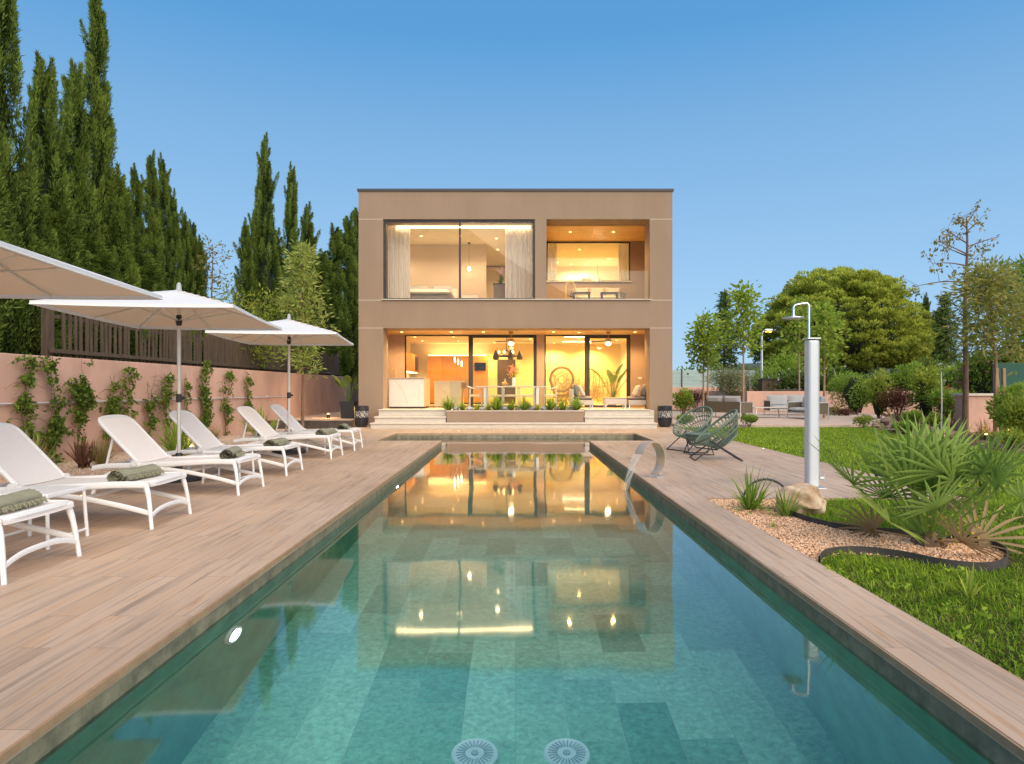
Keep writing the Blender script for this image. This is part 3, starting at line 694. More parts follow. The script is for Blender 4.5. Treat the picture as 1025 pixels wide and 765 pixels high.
for k, (y, h, r_) in enumerate(((29.2,.22,.05),(29.5,.14,.08),(29.8,.26,.045))):
    b = MB(); b.lathe([(r_*.8,0),(r_,h*.2),(r_*.95,h*.6),(r_*.4,h*.8),(r_*.45,h)], 14)
    one(b, ('bottle','jar','bottle')[k], m_white, ('pale bottle on the kitchen counter, nearest the sliding door','squat pale jar between two bottles on the kitchen counter','tall pale bottle at the far end of the kitchen counter')[k], ('bottle','jar','bottle')[k], smooth=True, loc=(-4.2,y,1.44))
b = MB(); b.box(-1.80,-1.30,29.90,29.94,1.98,2.34); o = one(b, 'wall_screen', mat('screen', (.012,.014,.016), .15, .05), 'black rectangular screen on the oak kitchen front', 'screen', bevel=.01)
t = thing('kitchen_pendant', 'slim cluster of hanging lamps above the kitchen island', 'pendant lamp', (-2.3, 27.4, 3.2))
b = MB(); b.lathe([(.001,-.02),(.1,-.02),(.1,0)], 16); b.build('canopy', m_white, t)
for k in range(3):
    b = MB(); b.tube([((k-1)*.14,0,-.02),((k-1)*.14,.0,-.75-.08*k)], .004, 4); c = b.build('cord', m_white, t)
    b = MB(); b.lathe([(.012,-.95-.08*k),(.016,-.75-.08*k)], 8, ((k-1)*.14,0,0)); b.build('tube_lamp', m_lampfan, c)
b = MB(); b.box(-3.85,-1.3,30.2,30.45,2.665,2.69); one(b, 'cove_light', glow('cove_led', (1,.60,.22), 9), 'warm strip light on top of the tall oak kitchen cabinets', 'strip light')
# ceiling fans with lamps
def fan(x, y, label):
    t = thing('ceiling_fan', label, 'ceiling fan', (x, y, 3.139), R(20), 'ceiling fans with lamps over the terrace')
    b = MB(); b.lathe([(.02,-.09),(.075,-.06),(.085,0)], 16); b.build('canopy', m_rattan, t, smooth=True)
    b = MB(); b.tube([(0,0,-.08),(0,0,-.26)], .014, 8); b.build('rod', m_rattan, t)
    b = MB(); b.lathe([(.06,-.37),(.11,-.35),(.11,-.27),(.05,-.24)], 20); b.build('motor', m_rattan, t, smooth=True)
    for k in range(3):
        b = MB(); a = 2*math.pi*k/3; rot = Matrix.Rotation(a, 3, 'Z') @ Matrix.Rotation(R(10), 3, 'X')
        b.obox(Matrix.Rotation(a, 3, 'Z') @ Vector((.40,0,-.31)), (.6,.11,.008), rot); b.build('blade', m_oldwood, t, bevel=.003)
    b = MB(); b.lathe([(.001,-.47),(.05,-.46),(.085,-.42),(.085,-.385),(.06,-.372)], 20); b.build('lamp', m_lampfan, t, smooth=True)
fan(-.15, 23.3, 'ceiling fan with glowing round lamp above the dining table')
fan(3.17, 23.3, 'ceiling fan with glowing round lamp above the lounge chairs on the terrace')
# chandelier of woven shades inside
t = thing('chandelier', 'dark woven chandelier with hanging shades and small bulbs behind the dining table', 'chandelier', (-.35, 27.0, 3.2))
b = MB(); b.tube([(0,0,0),(0,0,-.5)], .012, 6); b.build('rod', m_frame, t)
b = MB(); b.tube([(.42*math.cos(a),.42*math.sin(a),-.72) for a in np.linspace(0,6.283,24,endpoint=False)], .022, 6, closed=True)
for k in range(4): a = k*math.pi/2+.4; b.tube([(0,0,-.48),(.42*math.cos(a),.42*math.sin(a),-.72)], .012, 5)
b.build('ring', m_frame, t)
for k in range(5):
    a = 2*math.pi*k/5; x, y = .52*math.cos(a), .52*math.sin(a)
    b = MB(); b.lathe([(.105,-.86),(.12,-.78),(.085,-.66),(.04,-.55),(.02,-.5)], 14, (x,y,0)); s_ = b.build('shade', mat('dark_weave', (.13,.10,.035), .8, .4, 40, .8, 60), t, smooth=True)
    b = MB(); b.blob((.3*math.cos(a+.6),.3*math.sin(a+.6),-.56), (.045,.045,.055), 6); b.build('bulb', m_lampwarm, t, smooth=True)
# dining table and chairs on the terrace
t = thing('dining_table', 'long pale dining table on the terrace between two sliding doors', 'table', (-.14, 23.35, .518))
b = MB(); b.box(-1.2, 1.2, -.45, .45, .72, .765); b.build('tabletop', m_lightwood, t, bevel=.006)
for sx in (-1,1):
    for sy in (-1,1):
        b = MB(); b.box(sx*.88-.045, sx*.88+.045, sy*.36-.04, sy*.36+.04, 0, .718); b.build('leg', m_white, t, bevel=.005)
def dchair(loc, rz, label):
    t = thing('dining_chair', label, 'chair', loc, rz, 'chairs around the terrace dining table')
    for sx in (-1,1):
        b = MB(); b.tube([(sx*.24,-.2,0),(sx*.235,-.19,.66)], .017, 7); b.build('leg', m_lightwood, t, smooth=True)
        b = MB(); b.tube(arc([(sx*.25,.22,0),(sx*.24,.2,.45),(sx*.24,.2,.68)],3), .017, 7); b.build('leg', m_lightwood, t, smooth=True)
    b = MB(); b.tube(arc([(-.235,-.2,.66),(-.25,.05,.68),(-.21,.22,.73),(0,.27,.76),(.21,.22,.73),(.25,.05,.68),(.235,-.2,.66)],5), .02, 8); b.build('backrest', m_lightwood, t, smooth=True)
    b = MB(); b.cushion((0,0,.45), (.46,.44,.05)); b.build('seat', m_beigefab, t, smooth=True)
    b = MB(); b.tube([(-.235,-.19,.42),(.235,-.19,.42)], .012, 6); b.tube([(-.235,.2,.42),(.235,.2,.42)], .012, 6); b.tube([(-.235,-.19,.42),(-.235,.2,.42)], .012, 6); b.tube([(.235,-.19,.42),(.235,.2,.42)], .012, 6); b.build('seat_frame', m_lightwood, t)
    return t
dc = dchair((-.68, 22.75, .518), R(180), 'pale wooden dining chair with its back to the pool, left of the three')
dup(dc, (-.15, 22.75, .518), R(180), 'pale wooden dining chair with its back to the pool, middle of the three')
dup(dc, (.38, 22.75, .518), R(180), 'pale wooden dining chair with its back to the pool, right of the three')
dup(dc, (-1.35, 23.3, .518), R(90), 'pale wooden dining chair at the kitchen end of the table')
dup(dc, (1.18, 23.3, .518), R(-90), 'pale wooden dining chair at the peacock chair end of the table')
t = thing('flower_vase', 'tall white vase with pink and peach flowers on the dining table', 'vase', (-.06, 23.3, 1.284))
b = MB(); b.lathe([(.05,0),(.055,.05),(.06,.2),(.055,.29),(.045,.29),(.045,.25)], 20); b.build('vase', m_white, t, smooth=True)
rr = np.random.default_rng(21)
P = rr.normal(size=(170,3))*np.array([.09,.09,.1])+np.array([0,0,.5]); D = unit(P-np.array([0,0,.25]))
leaves('blossom', P, D, .055, .045, rr.uniform(0,1,170), leafmat('petal_peach', (.55,.10,.10), (.85,.55,.35), .3), t, rr)
P = rr.normal(size=(50,3))*np.array([.06,.06,.05])+np.array([0,0,.36]); leaves('stems', P, unit(P-np.array([0,0,.2])), .12, .025, rr.uniform(0,1,50), m_leafgreen, t, rr)
t = thing('fruit_bowl', 'small bowl of yellow fruit beside the vase on the dining table', 'bowl', (-.36, 23.25, 1.284))
b = MB(); b.lathe([(.05,0),(.09,.03),(.13,.09),(.12,.09),(.08,.04),(.001,.03)], 20); b.build('bowl', m_rattan, t, smooth=True)
b = MB()
for k in range(6): a = k*1.05; b.blob((.055*math.cos(a)*(k>0),.055*math.sin(a)*(k>0),.10+(.06 if k==0 else 0)), (.04,.036,.038), 6, k)
b.build('fruit', mat('lemon', (.75,.52,.08), .5, .1), t, smooth=True)
b = MB(); b.lathe([(.05,0),(.045,.1),(.02,.2),(.03,.24),(.001,.25)], 12); one(b, 'bottle', mat('yellow_glass', (.7,.5,.1), .3, .1), 'small yellow bottle standing behind the fruit bowl', 'bottle', smooth=True, loc=(-.36,23.5,1.284))
# peacock chair
t = thing('peacock_chair', 'round backed rattan peacock chair inside the right hand sliding door', 'chair', (px(562,25.4), 25.4, .518), R(180))
b = MB(); n = 30; ell = [(.42*math.sin(a), .18+.12*math.cos(a), 1.02+.44*math.cos(a)) for a in np.linspace(0,6.283,n,endpoint=False)]
b.tube(ell, .05, 7, closed=True); b.build('back_rim', m_rattan, t, smooth=True)
b = MB()
for k in range(n):
    e = Vector(ell[k]); c = Vector((0,.18,.98)); b.tube([c+(e-c)*.3, e], .008, 4)
for q in (.3,.62): b.tube([tuple(Vector((0,.18,.98))+(Vector(e)-Vector((0,.18,.98)))*q) for e in ell], .009, 4, closed=True)
b.build('back_lattice', m_rattan, t)
b = MB(); b.lathe([(.30,.40),(.32,.44),(.30,.47),(.001,.47)], 20); b.build('seat', m_rattan, t, smooth=True)
b = MB()
for k in range(22):
    a = 2*math.pi*k/22; b.tube([(.34*math.cos(a),.34*math.sin(a),0),(.17*math.cos(a+.5),.17*math.sin(a+.5),.22),(.3*math.cos(a+1),.3*math.sin(a+1),.42)], .009, 4)
for r_, z in ((.34,.015),(.17,.22),(.31,.41)): b.tube([(r_*math.cos(a),r_*math.sin(a),z) for a in np.linspace(0,6.283,20,endpoint=False)], .018, 5, closed=True)
b.build('base', m_rattan, t)
for sx in (-1,1):
    b = MB(); b.tube(arc([(sx*.36,.1,.75),(sx*.38,-.1,.68),(sx*.3,-.26,.62),(sx*.24,-.28,.45)],5), .028, 7); b.build('arm', m_rattan, t, smooth=True)
# terrace lounge: armchair left facing right, low table, armchair right
def lounge_chair(loc, rz, label):
    t = thing('lounge_armchair', label, 'armchair', loc, rz, 'woven lounge armchairs on the terrace')
    wv = mat('pale_weave', (.55,.46,.38), .8, .1, 40, .4, 120) if 'pale_weave' not in bpy.data.materials else bpy.data.materials['pale_weave']
    b = MB(); b.box(-.36,.36,-.36,.40,.13,.30); b.build('base', wv, t, bevel=.02)
    b = MB(); b.box(-.36,.36,.30,.40,.302,.66); b.build('backrest', wv, t, bevel=.02)
    for sx in (-1,1):
        for sy in (-.32,.34):
            b = MB(); b.box(sx*.32-.02,sx*.32+.02,sy-.02,sy+.02,0,.128); b.build('leg', m_alu, t)
    b = MB(); b.cushion((0,-.03,.36), (.66,.66,.14)); b.build('seat_cushion', m_taupefab, t, smooth=True)
    b = MB(); b.cushion((0,.22,.62), (.62,.42,.16), Matrix.Rotation(R(78),3,'X')); b.build('back_cushion', m_taupefab, t, smooth=True)
    return t
lc = lounge_chair((2.22, 22.85, .518), R(90), 'woven lounge armchair with taupe cushions left of the low terrace table')
dup(lc, (4.10, 22.95, .518), R(-90), 'woven lounge armchair half hidden by the right pier of the house')
def pillow(loc, rot, label):
    b = MB(); b.cushion((0,0,0), (.42,.42,.15), rot); one(b, 'throw_pillow', m_pillow, label, 'pillow', 'patterned pillows on the lounge armchairs', smooth=True, loc=loc)
m, nt, out = _new('patterned_cloth'); m_pillow = m
tc = N(nt, 'TexCoord'); wv = N(nt, 'TexWave', Scale=9, Distortion=6); L(nt, tc, 'Object', wv, 0); mx = mixrgb(nt, (.5,.36,.24,1), (.75,.62,.48,1)); L(nt, wv, 'Fac', mx, 0); p = N(nt, 'BsdfPrincipled', Roughness=.9); nt.links.new(mx.outputs[2], p.inputs[0]); L(nt, p, 0, out, 0)
pillow((2.18, 22.75, 1.13), Matrix.Rotation(R(62),3,'Y') , 'patterned pale pillow leaning on the left lounge armchair')
pillow((4.05, 22.85, 1.13), Matrix.Rotation(R(-62),3,'Y'), 'patterned pale pillow leaning on the right lounge armchair')
t = thing('coffee_table', 'low woven coffee table between the two lounge armchairs', 'table', (3.30, 22.75, .518))
b = MB(); b.box(-.36,.36,-.3,.3,.15,.36); b.build('body', bpy.data.materials['pale_weave'], t, bevel=.02)
b = MB(); b.box(-.38,.38,-.32,.32,.362,.38); b.build('top', m_beigefab, t, bevel=.006)
for sx in (-1,1):
    for sy in (-1,1): b = MB(); b.box(sx*.32-.02,sx*.32+.02,sy*.26-.02,sy*.26+.02,0,.148); b.build('leg', m_alu, t)
# banana plant inside
def broadleaf(nm, label, loc, h, nl, Lf, Wf, m, pot=None, potlabel=None, seed=1, group=None):
    rr = np.random.default_rng(seed); t = thing(nm, label, 'plant', loc, 0, group)
    z0 = 0
    if pot == 'round':
        b = MB(); b.lathe([(.13,0),(.17,.1),(.19,.32),(.17,.32),(.16,.28),(.001,.28)], 20); b.build('pot', m_greypot, t, smooth=True); z0 = .3
    if pot == 'square':
        b = MB(); b.add([(-.2,-.2,0),(.2,-.2,0),(.2,.2,0),(-.2,.2,0),(-.25,-.25,.56),(.25,-.25,.56),(.25,.25,.56),(-.25,.25,.56)], [(3,2,1,0),(4,5,6,7),(0,1,5,4),(1,2,6,5),(2,3,7,6),(3,0,4,7)]); b.build('pot', m_dark, t, bevel=.01); z0 = .5
    for k in range(nl):
        a = k*2.4+rr.uniform(-.3,.3); el = R(rr.uniform(48,86)) ; l1 = h*rr.uniform(.35,.62)
        d = np.array([math.cos(a)*math.cos(el), math.sin(a)*math.cos(el), math.sin(el)]); p0 = np.array([.03*math.cos(a),.03*math.sin(a),z0]); p1 = p0+d*l1
        b = MB(); b.tube([p0, (p0+p1)/2+np.array([0,0,.03]), p1], .014, 6)
        s_ = np.array([-math.sin(a), math.cos(a), 0]); rows = []; q = p1.copy(); dd = d.copy(); M_ = 9
        for i in range(M_+1):
            u = i/M_; wd = Wf*(math.sin(math.pi*min(1, u*.93+.05))**.7)*.5; nrm = np.cross(s_, dd)
            rows.append([q-s_*wd+nrm*wd*.35, q-s_*wd*.5+nrm*wd*.1, q, q+s_*wd*.5+nrm*wd*.1, q+s_*wd+nrm*wd*.35])
            q = q+dd*Lf/M_*rr.uniform(.95,1.05); dd = dd+np.array([math.cos(a)*.05,math.sin(a)*.05,-.10-.10*u]); dd = dd/np.linalg.norm(dd)
        b.grid(rows)
        o = b.build('leaf', m, t, smooth=True)
        at = o.data.attributes.new('tint','FLOAT','POINT'); at.data.foreach_set('value', [rr.uniform(.2,.9)]*len(o.data.vertices))
    return t
m_greypot = mat('grey_pot', (.30,.29,.26), .7, .1)
broadleaf('banana_plant', 'potted plant with big paddle leaves behind the right sliding door', (px(613,25.4), 25.4, .518), 1.5, 9, .62, .20, m_leafgreen, 'round', seed=4)
broadleaf('potted_strelitzia', 'large leafed plant in a tapered black square pot left of the house', (px(349,22.4), 22.4, .22), 1.3, 7, .55, .26, m_leafdark, 'square', seed=8)
# mural: thin brown drawn plants on the living room wall
b = MB(); rr = random.Random(5)
for k in range(46):
    x = 1.15+3.4*rr.random(); h = rr.uniform(.35, 1.25); z0 = .6+rr.uniform(0,.35); y = 30.594
    kind = rr.random(); pts = arc([(x,y,z0),(x+rr.uniform(-.1,.1),y,z0+h*.5),(x+rr.uniform(-.15,.15),y,z0+h)],4); b.tube(pts, .008, 4)
    for j in range(int(h*16)):
        u = rr.random(); p = pts[int(u*(len(pts)-1))]; s_ = rr.choice((-1,1))
        ln = (.16 if kind < .5 else .26)*(1.1-u*.6)
        b.tube([p, p+Vector((s_*ln*.6,0,ln*.35)), p+Vector((s_*ln,0,ln*(.2 if kind<.5 else -.2)))], .005, 3)
one(b, 'wall_mural', mat('mural_ink', (.36,.22,.08), .9, .2), 'wall drawing of thin brown plants across the living room wall', 'mural')
# planter plants and white stones
def rosette(nm, label, loc, n, Ln, W, m, seed, el=(20,85), droop=.6, group=None, seg=6, cat='plant', part='leaves', fold=.25, dry=None):
    rr = np.random.default_rng(seed); t = thing(nm, label, cat, loc, rr.uniform(0,6), group)
    V = []; F = []; T = []
    for k in range(n):
        a = rr.uniform(0,6.283); e = R(rr.uniform(*el)); ln = Ln*rr.uniform(.65,1.1); tn = rr.uniform(0,1)
        d = np.array([math.cos(a)*math.cos(e), math.sin(a)*math.cos(e), math.sin(e)]); s_ = np.array([-math.sin(a),math.cos(a),0]); q = np.array([rr.normal()*.02*Ln*3,rr.normal()*.02*Ln*3,0.])
        o = len(V)
        for i in range(seg+1):
            u = i/seg; wd = W*.5*(min(1,.55+u*1.8) if u < .3 else (1-(u-.3)/.7)**.8+.02); nr = np.cross(s_, d)
            V += [q-s_*wd+nr*wd*fold, q, q+s_*wd+nr*wd*fold]; T += [np.clip(tn*.7+.3*u,0,1)]*3
            q = q+d*ln/seg; d = d+np.array([0,0,-droop*u*1.6/seg*(math.cos(e)+.25)]); d = d/np.linalg.norm(d)
        for i in range(seg):
            for j in range(2): F.append((o+i*3+j, o+i*3+j+1, o+(i+1)*3+j+1, o+(i+1)*3+j))
    npmesh(part, np.array(V), np.array(F), m, t, tint=np.array(T), smooth=True); return t
pl = [(449,.42,0,60),(463,.24,1,26),(477,.2,2,20),(489,.22,2,26),(497,.46,0,60),(512,.28,1,30),(525,.4,0,50),(538,.2,2,24),(551,.38,3,60),(563,.3,1,34),(577,.42,3,60)]
kinds = (m_leafgreen, m_leafgreen, m_leaflime, m_leafgreen)
names = ('fern','spiky_plant','small_plant','bushy_plant')
desc = ['fern at the left end of the planter, beside the steps','small spiky plant second from the left in the planter','low plant third from the left in the planter','low plant fourth from the left in the planter','large fern in front of the left dining chair','spiky plant in the middle of the planter','fern in front of the right dining chair','low plant right of the middle of the planter','bushy plant below the end of the dining table','spiky plant in front of the peacock chair','bushy plant at the right end of the planter']
for k, (x, h, kd, n) in enumerate(pl):
    rosette(names[kd], desc[k], (px(x,21.35), 21.3+.06*(k%3), .52), n*2, h*1.15, .035 if kd != 1 else .05, kinds[kd], 30+k, (25,88), .8, 'plants in the terrace planter')
rr = random.Random(9); k2 = 0
for x, lab in ((456,'left of the second plant'),(470,'between the second and third plants'),(483,'left of the large fern'),(505,'right of the large fern'),(518,'right of the middle plant'),(532,'below the right leg of the table'),(545,'left of the bushy plant'),(557,'below the peacock chair'),(570,'left of the last plant')):
    b = MB(); s_ = rr.uniform(.065,.10); b.blob((0,0,s_*.5), (s_*1.3,s_*.8,s_*.8), 8, k2, .2); k2 += 1
    one(b, 'white_stone', mat('white_rock', (.46,.47,.47), .85, .15, 6, .4, 20) if 'white_rock' not in bpy.data.materials else bpy.data.materials['white_rock'], 'pale stone in the planter '+lab, 'stone', 'pale stones in the terrace planter', smooth=True, loc=(px(x,21.4),21.5,.525))
# bedroom upstairs
b = MB(); b.box(-4.30,-1.12,26.1,26.2,4.05,6.69); o = one(b, 'headboard_panel', mat('woven_panel', (.62,.50,.38), .9, .06, 30, .4, 90), 'full height woven wall panel behind the bed upstairs', 'wall panel')
t = thing('bed', 'white made bed with grey pillows behind the upstairs left window', 'bed', (-3.2, 25.0, 4.05))
b = MB(); b.box(-.95,.95,-1.0,1.05,.0,.42); b.build('base', m_taupefab, t, bevel=.02)
b = MB(); b.cushion((0,0,.55), (1.9,2.0,.3)); b.build('mattress', m_linen, t, smooth=True)
b = MB(); b.box(-1.0,1.0,.98,1.08,0,.95); b.build('headboard', m_linen, t, bevel=.03)
for x in (-.45,.45):
    b = MB(); b.cushion((x,.35,.78), (.8,.5,.2), Matrix.Rotation(R(40),3,'X')); b.build('pillow', m_greyfab, t, smooth=True)
for x, lab in ((px(407.5,25.7),'slim pendant lamp with lit bulb at the left side of the upstairs bed'),(px(469.5,25.7),'slim pendant lamp with lit bulb at the right side of the upstairs bed')):
    t = thing('bedside_pendant', lab, 'pendant lamp', (x, 25.7, 6.7), 0, 'pendant lamps beside the bed')
    b = MB(); b.lathe([(.001,-.05),(.05,-.05),(.05,0)], 12); b.build('ceiling_rose', m_frame, t)
    b = MB(); b.tube([(0,0,-.05),(0,0,-.92)], .005, 5); b.build('cord', m_frame, t)
    b = MB(); b.blob((0,0,-1.0), (.055,.055,.065), 8); b.build('bulb', m_lampfan, t, smooth=True)
t = thing('bedside_table', 'small pale bedside table right of the upstairs bed', 'bedside table', (px(471,25.4), 25.5, 4.05))
b = MB(); b.box(-.3,.3,-.2,.2,.0,.62); b.build('body', m_linen, t, bevel=.01); b = MB(); b.box(-.31,.31,-.21,.21,.622,.65); b.build('top', m_lightwood, t)
def curtain(x0, x1, y, z0, z1, label, m):
    n = int((x1-x0)*40); P = []
    for z in (z0, (z0+z1)/2, z1): P.append([(x0+(x1-x0)*i/n, y+.05*math.sin(i*1.05)+.02*math.sin(i*.37), z) for i in range(n+1)])
    b = MB(); b.grid(P); one(b, 'curtain', m, label, 'curtain', 'curtains behind the windows', smooth=True)
m_sheer = fabric('sheer_curtain', (.78,.75,.73), .45)
curtain(-4.62, -3.55, 22.98, 4.07, 6.58, 'pale sheer curtain at the left end of the upstairs bedroom window', m_sheer)
curtain(-.35, .60, 22.98, 4.07, 6.58, 'greyish sheer curtain at the right end of the upstairs bedroom window', m_sheer)
curtain(1.16, 1.55, 25.55, 4.07, 6.60, 'golden curtain at the left edge of the balcony window', m_sheer)
curtain(3.85, 4.24, 25.55, 4.07, 6.60, 'golden curtain at the right edge of the balcony window', m_sheer)
t = thing('writing_desk', 'small dark desk under the orchid near the right curtain upstairs', 'desk', (px(504,24), 24.1, 4.05))
b = MB(); b.box(-.35,.35,-.22,.22,.0,.80); b.build('body', m_taupefab, t, bevel=.01); b = MB(); b.box(-.37,.37,-.24,.24,.802,.83); b.build('top', m_frame, t)
t = rosette('orchid', 'potted orchid with violet blooms on the upstairs desk', (px(501,24), 24.0, 4.88), 14, .4, .06, m_leafdark, 77, (30,85), .7)
rr = np.random.default_rng(3); P = rr.normal(size=(40,3))*np.array([.07,.05,.09])+np.array([0,0,.45]); leaves('blooms', P, unit(rr.normal(size=(40,3))), .07, .06, rr.uniform(0,1,40), leafmat('petal_violet', (.35,.2,.4), (.7,.55,.7), .3), t, rr)
# room behind the balcony
for x, lab in ((px(587,28.6),'pale upholstered chair left of the other in the room behind the balcony'),(px(603,28.6),'pale upholstered chair right of the other in the room behind the balcony')):
    t = thing('upholstered_chair', lab, 'chair', (x, 28.6, 4.05), 0, 'pale chairs in the balcony room')
    b = MB(); b.cushion((0,0,.9), (.46,.46,.14)); b.build('seat', m_linen, t, smooth=True)
    b = MB(); b.cushion((0,-.2,1.3), (.46,.9,.12), Matrix.Rotation(R(90),3,'X')); b.build('backrest', m_linen, t, smooth=True)
    for sx in (-1,1):
        for sy in (-1,1): b = MB(); b.tube([(sx*.2,sy*.2,0),(sx*.18,sy*.18,.85)], .018, 6); b.build('leg', m_rattan, t)
b = MB(); b.box(px(557,29.9), px(571,29.9), 29.9, 29.94, 4.9, 5.9); one(b, 'framed_picture', mat('picture_grey', (.22,.22,.2), .5, .3, 3), 'plain grey framed panel at the back of the balcony room', 'picture')
t = thing('globe_lamp', 'bright round hanging lamp in the room behind the balcony', 'pendant lamp', (px(598,29.6), 29.6, 6.62))
b = MB(); b.tube([(0,0,0),(0,0,-.7)], .006, 5); b.build('cord', m_frame, t)
b = MB(); b.blob((0,0,-.82), (.13,.13,.13), 10, 0, 0); b.build('globe', m_lampfan, t, smooth=True)
# balcony sofa
t = thing('balcony_sofa', 'beige three cushion sofa on the upstairs balcony', 'sofa', (2.95, 24.5, 4.047))
b = MB(); b.box(-.95,.95,-.35,.42,.1,.32); b.build('base', m_rope, t, bevel=.02)
b = MB(); b.box(-.95,.95,.34,.42,.322,.66); b.build('backrest', m_rope, t, bevel=.02)
for x in (-.9,.9): b = MB(); b.box(x-.05,x+.05,-.35,.33,.322,.55); b.build('armrest', m_rope, t, bevel=.02)
for k in range(3): b = MB(); b.cushion((-.58+.58*k,.22,.62), (.56,.4,.2), Matrix.Rotation(R(75),3,'X')); b.build('back_cushion', m_beigefab, t, smooth=True)
b = MB(); b.cushion((0,-.05,.38), (1.7,.7,.14)); b.build('seat_cushion', m_beigefab, t, smooth=True)
t = thing('hooded_chair', 'rounded rattan chair at the left end of the balcony sofa', 'chair', (px(571,23.7), 23.7, 4.047))
b = MB(); b.tube(arc([(-.16,0,.3),(-.15,.1,.75),(0,.14,.88),(.15,.1,.75),(.16,0,.3)],5), .035, 7); b.tube([(-.15,.08,.6),(.15,.08,.6)], .02, 6); b.build('backrest', m_rattan, t, smooth=True)
b = MB(); b.lathe([(.2,0),(.2,.3),(.001,.32)], 16); b.build('seat', m_rattan, t, smooth=True)
for x, lab in ((px(582,23.1),'dark low balcony table in front of the left sofa cushion'),(px(610,23.1),'dark low balcony table in front of the right sofa cushion')):
    t = thing('balcony_table', lab, 'table', (x, 23.1, 4.047), 0, 'dark low tables on the balcony')
    b = MB(); b.box(-.3,.3,-.2,.2,.36,.40); b.build('top', m_dark, t, bevel=.005)
    for sx in (-1,1):
        for sy in (-1,1): b = MB(); b.box(sx*.26-.02,sx*.26+.02,sy*.16-.02,sy*.16+.02,0,.358); b.build('leg', m_dark, t)
# ceramic pots by the piers
def pot(loc, label):
    t = thing('ceramic_pot', label, 'pot', loc, 0, 'black ceramic pots beside the house')
    b = MB(); b.lathe([(.15,0),(.19,.06),(.215,.2),(.222,.3)], 28); b.build('body', m_potb, t, smooth=True)
    b = MB(); b.lathe([(.222,.3),(.224,.4),(.222,.50)], 28); b.build('band', m_potw, t, smooth=True)
    b = MB(); b.lathe([(.222,.5),(.225,.52),(.225,.65),(.21,.66),(.19,.64),(.001,.6)], 28); b.build('rim', m_potb, t, smooth=True)
m_potb = mat('pot_glaze', (.022,.024,.030), .35, .15, 8, .1, 60)
m, nt, out = _new('pot_pattern'); m_potw = m
tc = N(nt, 'TexCoord'); v = N(nt, 'TexVoronoi', Scale=16, _feature='DISTANCE_TO_EDGE'); L(nt, tc, 'Object', v, 0); cr = N(nt, 'MapRange'); cr.inputs['From Min'].default_value = .08; cr.inputs['From Max'].default_value = .14; L(nt, v, 'Distance', cr, 0)
mx = mixrgb(nt, (.45,.42,.38,1), (.025,.027,.033,1)); nt.links.new(cr.outputs[0], mx.inputs[0]); p = N(nt, 'BsdfPrincipled', Roughness=.5); nt.links.new(mx.outputs[2], p.inputs[0]); L(nt, p, 0, out, 0)
pot((px(364,21.6), 21.3, 0), 'black ceramic pot with a pale patterned band by the left pier')
pot((px(664,21.5), 21.3, 0), 'black ceramic pot with a pale patterned band by the right pier')
# ================================================================== LEFT SIDE
b = MB(); b.box(-7.72,-7.5,4,31,-.06,1.72); one(b, 'boundary_wall', m_pinkwall, 'long pink rendered wall with climbers behind the sun loungers', 'wall', bevel=.012)
t = thing('wall_pipe', 'thin pale irrigation pipe running along the pink wall behind the climbers', 'pipe', (-7.46, 4, 0))
b = MB(); b.tube([(0,0,.99),(0,9,.965),(0,18.4,.94)], .016, 8); b.build('pipe', mat('pvc_pipe', (.55,.52,.50), .5, .05), t, smooth=True)
b = MB(); b.tube([(0,18.4,.96),(0.0,18.42,.5),(.1,18.4,-.05)], .022, 8); b.build('downpipe', m_barkpale, t, smooth=True)
b = MB()
for y in (1.5,4,6.5,9,11.5,14,16.5): b.box(-.035,.02,y,y+.03,.935,.995)
b.build('clip', m_joint, t)
# fence of weathered pickets on the raised ground
t = thing('picket_fence', 'weathered wooden picket fence standing above the pink wall', 'fence', (-8.15, 12, 1.5))
rr = random.Random(3); b = MB(); y = 0.0
while y < 19.5:
    if not (rr.random() < .05):
        h = rr.uniform(1.02,1.22)+.02*math.sin(y*3); tl = rr.uniform(-.035,.035)
        b.obox((rr.uniform(-.01,.01), y, .05+h/2), (.025, rr.uniform(.055,.085), h), Matrix.Rotation(tl,3,'X'))
    y += rr.uniform(.085,.125) if y > 4 else rr.uniform(.13,.19)
b.build('pickets', m_oldwood, t)
for x, z in ((.045,.36),(-.045,.98)): b = MB(); b.obox((x,9.7,z), (.05,19.6,.075)); b.build('rail', m_oldwood, t, bevel=.006)
for k in range(9): b = MB(); b.obox((-.06,-.08+2.45*k,.62), (.1,.1,1.35), Matrix.Rotation(rr.uniform(-.02,.02),3,'X')); b.build('post', m_oldwood, t, bevel=.006)
